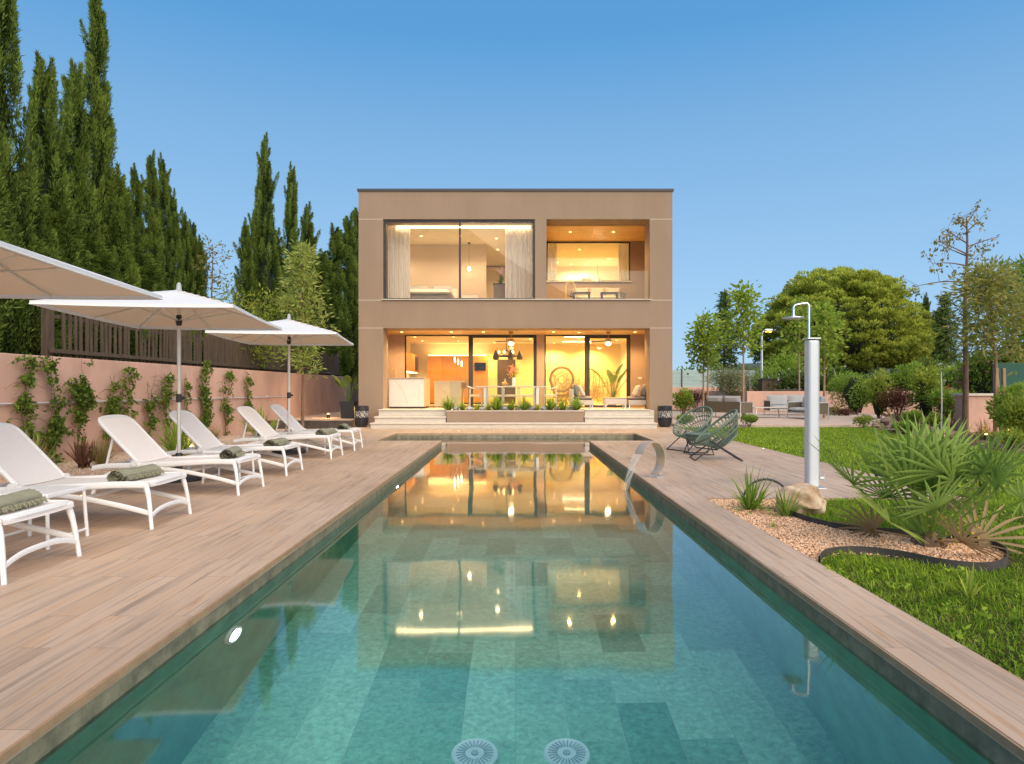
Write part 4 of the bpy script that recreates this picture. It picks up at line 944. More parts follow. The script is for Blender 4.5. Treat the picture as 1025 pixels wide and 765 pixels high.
# ---- sun loungers
SLING_R = R(46)
def make_lounger(label):
    t = thing('sun_lounger', label, 'sun lounger', (0,0,0), 0, 'white sun loungers in a row on the deck')
    m = m_whiteplastic
    b = MB()
    for s in (-1,1):
        y = s*.335
        b.tube(arc([(-.02,y,.375),(-.3,y,.375),(-.7,y,.352),(-1.1,y,.335),(-1.45,y,.325),(-1.62,y,.30)],4), .024, 8, flat=(1.25,.85))
        b.tube(arc([(.015,y*1.03,.135),(-.25,y,.20),(-.6,y,.268),(-.95,y,.300),(-1.25,y,.275),(-1.5,y,.20)],5), .019, 8, flat=(1.2,.85))
    b.tube(arc([(-.02,-.335,.375),(.0,-.2,.385),(.0,.2,.385),(-.02,.335,.375)],4), .026, 8)
    b.tube([(-1.60,-.33,.30),(-1.60,.33,.30)], .02, 8)
    b.build('frame', m, t, smooth=True)
    for s in (-1,1):
        b = MB(); b.tube(arc([(-.02,s*.33,.375),(.01,s*.34,.26),(.03,s*.352,.12),(.045,s*.36,0)],4), [.022]*4+[.019]*4+[.0165]*5, 10); b.build('leg', m, t, smooth=True)
        b = MB(); b.tube(arc([(-1.42,s*.335,.25),(-1.50,s*.335,.2),(-1.58,s*.34,.10),(-1.62,s*.345,.0)],4), .022, 10); b.build('leg', m, t, smooth=True)
    b = MB(); b.tube(arc([(.03,-.35,.105),(.025,-.2,.145),(.025,0,.158),(.025,.2,.145),(.03,.35,.105)],5), .0155, 8, flat=(1.3,.8)); b.build('foot_arch', m, t, smooth=True)
    b = MB(); b.tube([(-.55,-.33,.26),(-.55,.33,.26)], .018, 8); b.build('cross_bar', m, t, smooth=True)
    b = MB(); b.tube([(-1.5,-.33,.19),(-1.5,.33,.19)], .016, 8); b.build('cross_bar', m, t, smooth=True)
    # seat sling, rounded over the front edge
    P = []
    prof = arc([(.022,.372),(.005,.398),(-.10,.398),(-.45,.372),(-.85,.356),(-1.14,.356)],4)
    for p in prof: P.append([(p.x, yy*.335, p.y-.006*(1-yy*yy)) for yy in (-1,-.7,-.35,0,.35,.7,1)])
    b = MB(); b.grid(P); P2 = [[(q[0],q[1],q[2]-.014) for q in row][::-1] for row in P]; b.grid(P2)
    b.build('seat', m_sling, t, smooth=True)
    # backrest: rounded panel with tube frame
    def bp(u, v, o=0.):   # u across, v up along the back
        return (-1.12 - v*math.cos(SLING_R) + o*math.sin(SLING_R), u, .365 + v*math.sin(SLING_R) + o*math.cos(SLING_R))
    V_ = .69; hw = .315; out = []
    for u, v in [(-hw,0),(-hw,V_*.5),(-hw,V_-.12),(-hw+.03,V_-.04),(-hw+.11,V_),(0,V_+.012),(hw-.11,V_),(hw-.03,V_-.04),(hw,V_-.12),(hw,V_*.5),(hw,0)]: out.append(bp(u,v))
    b = MB(); b.tube(arc(out,4), .022, 8); f = b.build('backrest', m, t, smooth=True)
    P = []
    for i in range(11):
        v = V_*i/10*.995; h2 = hw if v < V_-.12 else hw-.11+math.sqrt(max(0,.12**2-(v-(V_-.12))**2))*.92
        P.append([bp(h2*k/4, v, .012-.012*(1-(k/4)**2)) for k in range(-4,5)])
    b = MB(); b.grid(P); b.grid([[(q[0]+.01,q[1],q[2]-.01) for q in row][::-1] for row in P]); b.build('back_sling', m_sling, f, smooth=True)
    b = MB()
    for s in (-1,1): b.tube([bp(s*.29,.40,-.03),(-1.50,s*.29,.305)], .014, 7)
    b.tube([bp(-.29,.40,-.03),bp(.29,.40,-.03)], .014, 7)
    b.build('back_support', m, f, smooth=True)
    for s in (-1,1):
        b = MB(); b.lathe([(.035,-.02),(.035,.02)], 14); o = b.build('hinge', m, t, smooth=True); o.location = (-1.13,s*.355,.36); o.rotation_euler = (R(90),0,0)
    return t
LX = -3.17
LY = [4.53, 6.17, 8.0, 9.72, 11.95, 13.5]
LL = ['white sun lounger nearest the camera, only its foot end in view',
      'white sun lounger second from the camera, with its backrest cut off by the left edge',
      'white sun lounger third from the camera, just before the pole of the middle parasol',
      'white sun lounger fourth from the camera, just beyond the pole of the middle parasol',
      'white sun lounger fifth from the camera, just before the pole of the far parasol',
      'white sun lounger farthest from the camera, closest to the house']
TL = ['rolled fringed sage green towel on the nearest sun lounger', 'rolled sage towel on the second sun lounger from the camera', 'rolled sage towel on the third sun lounger from the camera', 'rolled sage towel on the fourth sun lounger from the camera', 'rolled sage towel on the fifth sun lounger from the camera', 'rolled sage towel on the farthest sun lounger by the house']
lg = make_lounger(LL[0]); lg.location = (LX, LY[0], 0)
for k in range(1,6): dup(lg, (LX+(.0,.02,.03,-.02,.0,.02)[k], LY[k], 0), R((0,1.2,-1,.8,-.6,1)[k]), LL[k])
def towel(label):
    b = MB(); rr = random.Random(2)
    # spiral roll along Y, and ragged fringe along its open edge
    n = 46; ln = .235; P = []
    for i in range(n):
        a = i*.42; r_ = .014+.0027*i*.6+.002*math.sin(i*1.7)
        row = []
        for j in range(15):
            y = -ln+2*ln*j/14
            wob = .004*math.sin(y*22+i*.3)+.003*math.sin(y*51+i)
            row.append(((r_+wob)*1.15*math.cos(a), y+.006*math.sin(i*.9), .062+(r_+wob)*math.sin(a)*.82))
        P.append(row)
    b.grid(P)
    e = P[-1]
    for k in range(120):
        y = rr.uniform(-ln,ln); j = min(14,int((y+ln)/(2*ln)*14)); q = Vector((e[j][0], y, e[j][2]))
        b.tube([q, q+Vector((rr.uniform(.005,.018), rr.uniform(-.01,.01), rr.uniform(-.02,.006))), q+Vector((rr.uniform(.012,.03), rr.uniform(-.016,.016), -rr.uniform(.015,.04)))], .0018, 3)
    for s in (-1,1):
        for k in range(60):
            i = rr.randrange(10,n); q = Vector(P[i][0 if s < 0 else -1]); b.tube([q, q+Vector((rr.uniform(-.006,.006), s*rr.uniform(.008,.022), rr.uniform(-.012,.004)))], .0018, 3)
    return one(b, 'rolled_towel', m_towel, label, 'towel', 'rolled towels on the sun loungers', smooth=True)
tw = towel(TL[0]); tw.location = (LX-.20, LY[0], .378); tw.rotation_euler[2] = R(3)
for k in range(1,6):
    o = tw.copy(); C.objects.link(o); o.location = (LX-(.2,.25,.17,.22,.15,.24)[k], LY[k]-(.02,.03,-.03,.04,-.02,.01)[k], .378); o.rotation_euler = (0,0,R((0,-8,9,-3,-10,5)[k])); o.scale = ((1,1,1),(1,1.05,.95),(.92,.95,1.05),(1.06,1.0,.92),(.95,1.06,1),(1,.94,1))[k]; o['label'] = TL[k]
# small side tables
def side_table(label):
    t = thing('side_table', label, 'side table', (0,0,0), 0, 'small white side tables between the loungers')
    b = MB(); P = []
    b.box(-.235,.235,-.235,.235,.392,.412); b.build('table_top', m_whiteplastic, t, bevel=.02)
    b = MB(); b.tube([(-.225,-.225,.39),(.225,-.225,.39),(.225,.225,.39),(-.225,.225,.39)], .016, 8, closed=True); b.build('rim', m_whiteplastic, t, smooth=True)
    for sx in (-1,1):
        for sy in (-1,1): b = MB(); b.tube([(sx*.215,sy*.215,.39),(sx*.235,sy*.235,0)], .014, 8); b.build('leg', m_whiteplastic, t, smooth=True)
    for sx in (-1,1): b = MB(); b.tube([(sx*.23,-.23,.06),(sx*.23,.23,.06)], .010, 6); b.build('stretcher', m_whiteplastic, t, smooth=True)
    return t
st = side_table('small white side table between the two nearest sun loungers'); st.location = (-3.72, 5.32, 0)
dup(st, (-3.72, 8.86, 0), 0, 'small white side table between the third and fourth sun loungers')
dup(st, (-3.72, 12.72, 0), 0, 'small white side table between the two farthest sun loungers')
# ---- parasols
def make_parasol(label):
    t = thing('parasol', label, 'parasol', (0,0,0), 0, 'off white rectangular parasols over the loungers')
    a, bb, top, low = 1.03, 1.50, 2.49, 2.14
    b = MB(); b.lathe([(.30,0),(.30,.05),(.27,.08),(.06,.095),(.045,.095)], 28); b.build('base_plate', m_dark, t, smooth=True)
    b = MB(); b.lathe([(.045,.09),(.045,.34),(.032,.36)], 14); b.build('base_sleeve', m_dark, t, smooth=True)
    b = MB(); b.tube([(0,0,.1),(0,0,2.40)], .024, 12); b.build('pole', m_alupole, t, smooth=True)
    b = MB(); b.lathe([(.034,1.02),(.036,1.05),(.036,1.11),(.03,1.13)], 12); b.obox((.045,0,1.075),(.05,.03,.04)); b.build('lock_collar', m_dark, t, smooth=True)
    def cz(u, v):
        k = max(abs(u),abs(v)); s_ = min(abs(u),abs(v))/max(k,1e-6)
        return low+(top-low)*(1-k)**1.0 - .035*math.sin(math.pi*k)*(1-s_)**1 - .012*k*k*(1-s_**2)
    n = 16; P = []
    for i in range(n+1):
        P.append([(a*(-1+2*i/n), bb*(-1+2*j/n), cz(-1+2*i/n,-1+2*j/n)) for j in range(n+1)])
    b = MB(); b.grid(P)
    per = [P[i][0] for i in range(n+1)]+[P[n][j] for j in range(1,n+1)]+[P[i][n] for i in range(n-1,-1,-1)]+[P[0][j] for j in range(n-1,0,-1)]
    per = per+[per[0]]; b.grid([per, [(p[0]*1.002,p[1]*1.002,p[2]-.035) for p in per]])
    c = b.build('canopy', m_canopy, t, smooth=True, ang=60)
    b = MB(); b.grid([[(p[0]*.996,p[1]*.996,p[2]-.006) for p in row][::-1] for row in P]); b.build('bounce_layer', m_underbounce, c, smooth=True, ang=60)  # added under-layer; light bounced off the ground is painted as its beige
    b = MB()
    for i in range(len(per)-1): pass
    b.tube([(p[0]*1.003,p[1]*1.003,p[2]-.035) for p in per[:-1]], .006, 4, closed=True); b.build('hem', m_whiteplastic, c)
    for u, v in ((1,1),(1,-1),(-1,1),(-1,-1),(1,0),(-1,0),(0,1),(0,-1)):
        q = []
        for k in range(7):
            f = k/6*.985; q.append((a*u*f, bb*v*f, cz(u*f,v*f)-.022))
        b = MB(); b.tube(q, .010, 6); r_ = b.build('rib', m_alupole, t, smooth=True)
        b = MB(); b.tube([(0,0,2.08),(a*u*.5,bb*v*.5,cz(u*.5,v*.5)-.03)], .007, 5); b.build('strut', m_alupole, r_)
    b = MB(); b.lathe([(.03,2.02),(.042,2.08),(.035,2.14),(.03,2.16)], 14); b.build('hub', m_dark, t, smooth=True)
    b = MB(); b.lathe([(.05,2.475),(.035,2.49),(.03,2.55),(.02,2.58),(.001,2.59)], 14); b.build('finial', mat('finial_grey', (.35,.36,.37), .4, .05) if 'finial_grey' not in bpy.data.materials else bpy.data.materials['finial_grey'], t, smooth=True)
    return t
um = make_parasol('off white parasol nearest the camera, half out of the frame at the left'); um.location = (-4.42, 5.3, 0); um.rotation_euler[2] = R(7)
dup(um, (-4.40, 8.92, 0), R(9), 'off white parasol in the middle of the row, above the third and fourth loungers')
dup(um, (-4.20, 12.65, 0), R(8), 'off white parasol farthest from the camera, next to the slender young tree')
# ---- climbers on the wall
def climber(y, h, seed, label, n=1.0):
    rr = np.random.default_rng(seed); t = thing('climbing_plant', label, 'climber', (-7.46, y, 0), 0, 'climbers on the pink wall')
    b = MB(); stems = []
    for k in range(2):
        p = [Vector((.015,rr.uniform(-.08,.08),0))]; z = 0; hh = h*rr.uniform(.75,1.0) if k else h
        yy = p[0].y; dr = rr.uniform(-.12,.12)
        while z < hh:
            z += .09; yy += dr*.09+rr.normal()*.022; p.append(Vector((.02+.015*rr.random(), yy, z)))
        stems.append(p); b.tube(p, [.009*(1-.6*i/len(p)) for i in range(len(p))], 5)
        for q in range(int(9*n)):
            i = rr.integers(len(p)//4, len(p)-1); s_ = rr.choice((-1,1)); c = p[i]; ln = rr.uniform(.12,.5)
            sp = [c+Vector((.01, s_*ln*u, ln*(.35*u-.5*u*u)+rr.normal()*.01)) for u in (0,.3,.6,1)]; b.tube(sp, .004, 4); stems.append(sp)
    b.build('stem', m_bark, t)
    P = []; D = []
    prof = np.clip(rr.uniform(-.1,1.5,12), .06, 2)
    for sp in stems:
        m_ = int(len(sp)*(2.4 if len(sp) > 6 else 3.4)*n)
        for q in range(m_):
            i = rr.integers(0, len(sp)-1); c = sp[i]
            if rr.random() > prof[min(11,int(c.z/h*11.9))]: continue
            o = np.array([abs(rr.normal())*.03+.01, rr.normal()*.042, rr.normal()*.04])
            for k in range(3): P.append(np.array(c)+o+rr.normal(size=3)*np.array([.012,.022,.022])); D.append([rr.uniform(.1,.6), rr.normal()*.7, -.5+rr.normal()*.5])
    P = np.array(P); leaves('leaves', P, np.array(D), rr.uniform(.05,.085,len(P)), rr.uniform(.035,.055,len(P)), rr.uniform(0,1,len(P))**1.2, m_vine, t, rr)
xs = [(22,1.62,'first climber from the left edge of the photo, on the pink wall'),(52,1.55,'second climber from the left, a leafy strand on the pink wall'),(76,1.6,'third climber from the left, leaning right as it rises'),(106,1.35,'fourth climber from the left, thin, above the third lounger'),(127,1.5,'fifth climber from the left, with a small white tag'),(146,1.4,'sixth climber from the left on the pink wall'),(165,1.45,'seventh climber from the left, behind the spiky plant by the middle parasol'),(184,1.4,'eighth climber from the left, right of the middle parasol pole'),(203,1.72,'ninth climber from the left, the bushiest of them'),(224,1.6,'tenth climber from the left, behind the fourth lounger'),(247,1.55,'last climber before the far parasol, at the end of the pipe')]
for k, (x, h, lab) in enumerate(xs): climber(7.46*683/(516-x), h*1.05, 50+k, lab, 1.35 if k in (1,2,8) else 1.0)
# plants on the gravel strip
rosette('spiky_plant', 'green fan leafed plant behind the backrest of the second lounger', (-6.7, 9.4, 0), 60, .62, .035, m_palm, 61, (15,85), .5)
rosette('red_flax', 'dark red flax with upright blades on the gravel behind the second lounger', (-6.55, 10.35, 0), 46, .5, .035, m_leafred, 62, (35,88), .35)
rosette('grass_tuft', 'fine tan and green grass tuft right of the red flax', (-6.35, 10.45, 0), 220, .48, .008, m_leaftan, 63, (40,88), .8, part='blades')
rosette('spiky_plant', 'large green spiky plant behind the pole of the middle parasol', (-6.1, 12.35, 0), 90, .85, .04, m_leafgreen, 64, (10,88), .45)
rosette('grass_tuft', 'small tan grass tuft behind the backrest of the fourth lounger', (-6.6, 14.9, 0), 160, .42, .008, m_leaftan, 65, (40,88), .8, part='blades')
rosette('spiky_plant', 'green spiky plant between the backrests of the fourth and fifth loungers', (-6.5, 17.4, 0), 60, .85, .045, m_leafgreen, 66, (30,88), .35)
rosette('grass_tuft', 'tan grass tuft beside the trunk of the young tree', (-6.8, 19.2, 0), 120, .4, .008, m_leaftan, 67, (35,88), .8, part='blades')
rosette('red_flax', 'small dark red flax at the foot of the wall near the first climbers', (-7.0, 11.3, 0), 30, .36, .03, m_leafred, 68, (35,88), .35)
def uplight(loc, label, e=4):
    t = thing('garden_light', label, 'garden light', loc, 0, 'small lit garden lights')
    b = MB(); b.lathe([(.05,0),(.05,.10),(.055,.13),(.045,.13)], 14); b.build('housing', m_black, t, smooth=True)
    b = MB(); b.lathe([(.043,.132),(.035,.155),(.001,.165)], 14); b.build('lens', m_lampwarm, t, smooth=True)
    l = bpy.data.lights.new('garden_lamp', 'POINT'); l.energy = e; l.color = (1,.62,.25); l.shadow_soft_size = .05
    lo = bpy.data.objects.new('garden_lamp', l); C.objects.link(lo); lo.location = (loc[0], loc[1], loc[2]+.25)
uplight((-5.95, 12.55, 0), 'small lit garden light under the spiky plant by the middle parasol', 5)
uplight((-6.2, 22.6, .22), 'small lit garden light beside the black square pot near the house', 22)
# recessed deck spots
def deckspot(x, y, label):
    t = thing('deck_spot', label, 'floor light', (x, y, 0), 0, 'small recessed lights in the deck')
    b = MB(); b.lathe([(.045,.0),(.045,.005),(.035,.007)], 16); b.build('ring', m_alu, t)
    b = MB(); b.lathe([(.033,.0),(.033,.0065),(.001,.008)], 14); b.build('lens', m_spotlit, t)
deckspot(px(82,7.6), 7.6, 'lit recessed floor light under the second lounger')
deckspot(px(459,19.2), 19.2, 'lit recessed floor light in front of the left steps')
deckspot(px(574,19.2), 19.2, 'lit recessed floor light in front of the right steps')
deckspot(px(764,13.6), 13.6, 'lit recessed floor light near the lawn behind the green chairs')
deckspot(px(834,10.8), 10.8, 'lit recessed floor light near the lawn behind the shower')
b = MB(); b.obox((-7.44, 12.96, 1.06), (.01,.06,.08), Matrix.Rotation(.3,3,'X')); one(b, 'plant_tag', m_white, 'small white tag hanging from the fifth climber', 'tag')

# ---- cypresses: dense upright feathery crowns
def cypress_arrays(H, Rm, seed, nplume, nleaf, ragged=1.0):
    rr = np.random.default_rng(seed); Pl = []; Dl = []; Tl = []; Ll = []; Wl = []
    def prof(t): return np.where(t < .2, .7+.3*t/.2, (1-(t-.2)/.8)**.9)*Rm+.03
    for k in range(nplume):
        t = rr.uniform(0,1)**1.05*.96; a = rr.uniform(0,6.283); z0 = t*H; edge = rr.uniform(.15,1.0)**.6; rad = prof(t)*edge
        ln = rr.uniform(.7,1.5)*(1.05-.45*t)
        wd = rr.uniform(.09,.19)*ragged*(.34+.76*(1-t)); ax = np.array([math.cos(a),math.sin(a),0]); out = rr.uniform(.02,.16)
        if rr.random() < .10: out += .20
        u = rr.uniform(0,1,nleaf)**.8; r_ = wd*np.sin(np.pi*np.clip(u*.80+.16,0,1))*np.sqrt(rr.uniform(.02,1,nleaf)); b_ = rr.uniform(0,6.283,nleaf)
        c = np.stack([ax[0]*(rad+u*ln*out), ax[1]*(rad+u*ln*out), z0+u*ln], 1)
        o = np.stack([np.cos(b_)*r_, np.sin(b_)*r_, np.zeros(nleaf)], 1)
        D = o/wd*.55+np.array([0,0,1.1])+ax*.14+rr.normal(size=(nleaf,3))*.36
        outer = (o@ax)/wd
        Pl.append(c+o); Dl.append(D); Tl.append(np.clip(rr.uniform(-.12,.14)+.34*outer+.50*u*edge+rr.normal(size=nleaf)*.10,0,1))  # light painted into the tint: plume outsides and tops lighter, insides darker
        Ll.append(rr.uniform(.05,.13,nleaf)); Wl.append(rr.uniform(.012,.026,nleaf))
    return [np.concatenate(q) for q in (Pl,Dl,Ll,Wl,Tl)]
def cypress(label, loc, H, Rm, seed, group, sc_=None, nplume=None, m=None):
    t = thing('cypress_tree', label, 'cypress', loc, 0, group, sc_)
    b = MB(); b.tube([(0,0,0),(0,0,H*.9)], [.09,.02], 7); b.build('trunk', m_bark, t)
    rr = np.random.default_rng(seed+900)
    pts = []; 
    b = MB(); prof = []
    for i in range(12):
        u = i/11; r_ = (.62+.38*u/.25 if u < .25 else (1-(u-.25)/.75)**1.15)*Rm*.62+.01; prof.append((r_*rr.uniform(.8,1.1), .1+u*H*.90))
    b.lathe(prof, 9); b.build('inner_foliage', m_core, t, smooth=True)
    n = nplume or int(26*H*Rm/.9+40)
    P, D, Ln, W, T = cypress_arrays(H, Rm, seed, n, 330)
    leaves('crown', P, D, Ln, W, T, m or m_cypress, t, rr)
    return t
CY = []
protos = [cypress('very tall slim cypress at the far left, cut by the top of the photo', (-9.3,12.3,1.4), 7.7, .44, 101, 'cypresses behind the wooden fence', nplume=185),
          cypress('tallest slender cypress with a narrow spire, standing alone above its neighbours', (-9.8,16.0,1.4), 8.9, .40, 102, 'cypresses behind the wooden fence', nplume=190),
          cypress('pointed cypress between the far left tree and the tallest spire, the higher of two', (-9.6,13.9,1.4), 6.0, .50, 103, 'cypresses behind the wooden fence', nplume=185),
          cypress('dark tall cypress left of the slender young tree, beyond a gap of sky', (-9.4,25.6,1.4), 9.0, .55, 104, 'cypresses behind the wooden fence', nplume=190)]
def cyp(pi, x, ytop, X, label, wsc=1.0, zbase=1.4):
    Y = X*683/(x-516); H = pz(ytop, Y)-zbase; Hp = (7.7,8.9,6.0,9.0)[pi]
    dup(protos[pi], (X, Y, zbase), rng.uniform(0,6), label, (wsc, wsc, H/Hp))
cyp(2, 75, 92, -9.9, 'pointed cypress just left of the tallest spire', 1.0)
cyp(0, -22, 20, -9.2, 'cypress at the left edge of the photo, mostly out of frame', 1.1)
cyp(2, 20, 185, -9.4, 'lower bushy cypress in front of the far left spire', 1.4)
cyp(2, 58, 205, -9.4, 'lower bushy cypress below the two pointed ones on the left', 1.4)
cyp(2, 118, 188, -9.3, 'broad cypress right beside the tallest spire', .95)
cyp(1, 136, 176, -9.6, 'narrow cypress, first of the lower group right of the tallest spire', .8)
cyp(1, 152, 163, -9.7, 'narrow cypress with the highest tip of the lower group right of the tallest spire', .75)
cyp(1, 163, 166, -10.2, 'narrow cypress just right of the highest tip in the lower group', .75)
cyp(3, 173, 198, -9.8, 'cypress on the falling slope of the lower group, above the middle parasol', .62)
cyp(3, 184, 216, -10.0, 'cypress low on the falling slope, above the right half of the middle parasol', .6)
cyp(2, 199, 250, -10.0, 'last low cypress before the gap of sky', .8)
cyp(2, 90, 250, -9.3, 'low cypress foliage hanging over the fence behind the middle parasol', 1.7)
cyp(2, 140, 262, -9.35, 'low green cypress over the fence right of the left fence post', 1.7)
cyp(2, -60, 60, -9.0, 'bushy cypress beyond the left edge of the photo', 1.5)
cyp(1, 128, 205, -9.9, 'thin low spire tucked between the broad cypress and the lower group', .8)
cyp(1, 192, 228, -10.2, 'thin spire at the lower end of the group, near the gap of sky', .75)
cyp(3, 308, 210, -10.4, 'cypress top showing behind the crown of the slender young tree', 1.3)
cyp(3, 256, 215, -10.3, 'cypress filling in left of the dark tall one', .8)
cyp(3, 246, 226, -9.9, 'shorter cypress at the right side of the gap of sky', .9)
cyp(3, 277, 235, -9.6, 'cypress between the dark tall one and the ragged one', 1.1)
cyp(3, 292, 172, -10.6, 'ragged tall cypress behind the slender young tree', 1.05)
cyp(3, 322, 255, -9.2, 'cypress right of the slender young tree', 1.7)
cyp(1, 336, 232, -9.4, 'slim cypress second from the left wall of the house', 1.8)
cyp(1, 349, 222, -9.2, 'slim cypress next to the left wall of the house', 1.7)
cyp(1, 358, 214, -9.6, 'slim cypress partly hidden by the left wall of the house', 1.8)
# ================================================================== TREES AND SHRUBS (generic)
def tree(nm, label, loc, H, r0, zc, Rc, m, seed, nl=16, nleaf=90, Lf=.10, Wf=.05, lean=(0,0), up=.5, sig=.16, bark=None, group=None, twigs=3, cat='tree', taper=1.0, hang=0., flowers=None, shape='oval', topn=20):
    rr = np.random.default_rng(seed); t = thing(nm, label, cat, loc, 0, group)
    b = MB(); tp = []
    for i in range(9):
        u = i/8; tp.append(Vector((lean[0]*u+rr.normal()*.012*H*.3*u, lean[1]*u+rr.normal()*.012*H*.3*u, H*.97*u)))
    b.tube(tp, [r0*(1-.86*(i/8)*taper) for i in range(9)], 9)
    P = []; D = []
    def onaxis(z): u = np.clip(z/(H*.97),0,1)*8; i = min(7,int(u)); return tp[i].lerp(tp[i+1], u-i)
    for k in range(nl):
        u = (k+rr.uniform(0,1))/nl; z = zc+(H*.96-zc)*u; a = k*2.4+rr.uniform(-.5,.5)
        if shape == 'oval': R_ = Rc*(math.sin(math.pi*min(.97,u*.82+.16))**.75)
        elif shape == 'cone': R_ = Rc*(1-u)**.85+.12
        else: R_ = Rc*rr.uniform(.5,1)
        R_ *= rr.uniform(.7,1.1); o = onaxis(z); d = Vector((math.cos(a),math.sin(a),up*rr.uniform(.5,1.3)))
        q = [o, o+Vector((d.x*R_*.5,d.y*R_*.5,d.z*R_*.45)), o+Vector((d.x*R_,d.y*R_,d.z*R_*.8-hang*R_))]
        rb = max(.006, r0*.32*(1-.6*u)); b.tube(arc(q,3), [rb*(1-.75*i/6) for i in range(7)], 5)
        tips = [(q[1].lerp(q[2],f)) for f in (.15,.5,.8,1.0)]
        for w_ in range(twigs):
            f = rr.uniform(.3,.9); c = q[1].lerp(q[2], f) if rr.random() < .7 else q[0].lerp(q[1], .6)
            e = c+Vector(rr.normal(size=3)*R_*.28)+Vector((0,0,.1*R_-hang*R_*.5)); b.tube([c,e], [rb*.4,.003], 4); tips += [c.lerp(e,.5), e]
        per = max(1, nleaf//len(tips))
        for c in tips:
            pp = np.array(c)+rr.normal(size=(per,3))*sig*np.array([1,1,.75]); P.append(pp); D.append((pp-np.array(c))*2.5+rr.normal(size=(per,3))*.5*sig+np.array([d.x*.3,d.y*.3,.05-hang])*sig*2)
    c = np.array(tp[-1]); pp = c+rr.normal(size=(topn,3))*sig*.8; P.append(pp); D.append(pp-c+rr.normal(size=(topn,3))*.1+np.array([0,0,.2]))
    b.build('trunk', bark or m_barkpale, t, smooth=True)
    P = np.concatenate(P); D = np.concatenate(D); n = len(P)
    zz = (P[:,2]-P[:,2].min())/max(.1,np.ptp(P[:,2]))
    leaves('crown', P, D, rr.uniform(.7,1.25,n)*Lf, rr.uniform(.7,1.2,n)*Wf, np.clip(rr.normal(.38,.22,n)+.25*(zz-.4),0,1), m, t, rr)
    if flowers:
        mf, nf, s_ = flowers; ii = rr.integers(0,n,nf); pp = P[ii]+rr.normal(size=(nf,3))*.05; pp = np.repeat(pp,4,0)+rr.normal(size=(nf*4,3))*s_*.3
        leaves('blossom', pp, rr.normal(size=(nf*4,3)), s_, s_*.9, rr.uniform(0,1,nf*4), mf, t, rr)
    return t
def bush(nm, label, loc, r, n, m, seed, Lf=.1, Wf=.05, clumps=14, flowers=None, group=None, cat='shrub', stems=True, upr=.2, core=True, sig=.36):
    rr = np.random.default_rng(seed); t = thing(nm, label, cat, loc, 0, group)
    rx, ry, rz = r; P = []; D = []; T = []
    cc = []
    for k in range(clumps):
        d = unit(rr.normal(size=(1,3)))[0]; d[2] = abs(d[2])*.9 if rr.random() < .75 else d[2]*.6; f = rr.uniform(.35,.80); cc.append(np.array([rx*d[0]*f, ry*d[1]*f, rz*.52+rz*.46*d[2]*f]))
    for c in cc:
        k = n//clumps; v = unit(rr.normal(size=(k,3))); s_ = rr.uniform(.6,1.0,(k,1))*sig*rr.uniform(.75,1.25)
        o = v*s_*np.array([rx,ry,rz*.6]); P.append(c+o); D.append(v*.8+np.array([0,0,upr])+rr.normal(size=(k,3))*.4)
        T.append(np.clip(.30+.28*v[:,2]+.22*(c[2]/rz-.5)+rr.normal()*.10+rr.normal(size=k)*.13,0,1))
    P = np.concatenate(P); D = np.concatenate(D); T = np.concatenate(T); ok = P[:,2] > .01; P, D, T = P[ok], D[ok], T[ok]; n = len(P)
    if stems:
        b = MB()
        for c in cc[:9]: b.tube(arc([(c[0]*.1,c[1]*.1,0),(c[0]*.45,c[1]*.45,c[2]*.5),tuple(c)],3), [.02*min(1,rz)*(1-.1*i) for i in range(7)], 5)
        b.build('stems', m_bark, t)
    if core:
        b = MB(); b.blob((0,0,rz*.48), (rx*.42,ry*.42,rz*.34), 8, seed, .25); b.build('inner_foliage', m_core, t, smooth=True)
    leaves('foliage', P, D, rr.uniform(.7,1.25,n)*Lf, rr.uniform(.7,1.2,n)*Wf, T, m, t, rr)
    if flowers:
        mf, nf, s_ = flowers; ii = rr.integers(0,n,nf); pp = P[ii]*1.03; pp = np.repeat(pp,5,0)+rr.normal(size=(nf*5,3))*s_*.35
        leaves('blossom', pp, rr.normal(size=(nf*5,3))+np.array([0,-.3,.3]), s_, s_*.9, rr.uniform(0,1,nf*5), mf, t, rr)
    return t
# slender young grevillea by the far parasol
tree('young_tree', 'slender young pale green tree rising beside the far parasol', (px(303,20.0), 20.0, .0), pz(243,20.0), .05, 1.75, .54, m_leafgrev, 201, nl=28, nleaf=120, Lf=.16, Wf=.045, up=.55, sig=.12, bark=m_bark)
tree('loose_shrub', 'loose pale green shrub leaning over the fence behind the far parasol', (-8.6, 21.5, 1.45), 2.6, .05, .4, 1.3, m_leaflime, 202, nl=14, nleaf=130, Lf=.15, Wf=.05, up=.3, sig=.18, bark=m_bark, lean=(.5,-.3), cat='shrub', shape='x')
bush('fence_shrub', 'low green shrub on the fence in the gap between the cypresses', (-9.0, 20.0, 1.4), (1.0,1.4,2.3), 2600, m_leafgreen, 203, .12, .05, 12)
tree('russet_tree', 'thin russet twiggy tree at the gap of sky between the cypresses', (-9.6, 21.6, 1.4), pz(240,21.6)-1.4, .05, 1.6, .7, m_leafbrown, 204, nl=10, nleaf=60, Lf=.13, Wf=.05, sig=.16, bark=m_bark)
for k, (y, rz_, lab) in enumerate(((10.2,2.6,'dark green hedge shrub at the left end of the pink wall'),(24.5,2.2,'dark green hedge shrub behind the fence beside the young tree'),(28.2,2.3,'dark green hedge shrub behind the fence next to the house'))):
    bush('hedge_shrub', lab, (-9.3, y, 1.4), (.9,2.1,rz_), 5200, m_cypress, 210+k, .16, .045, 20, upr=.8)

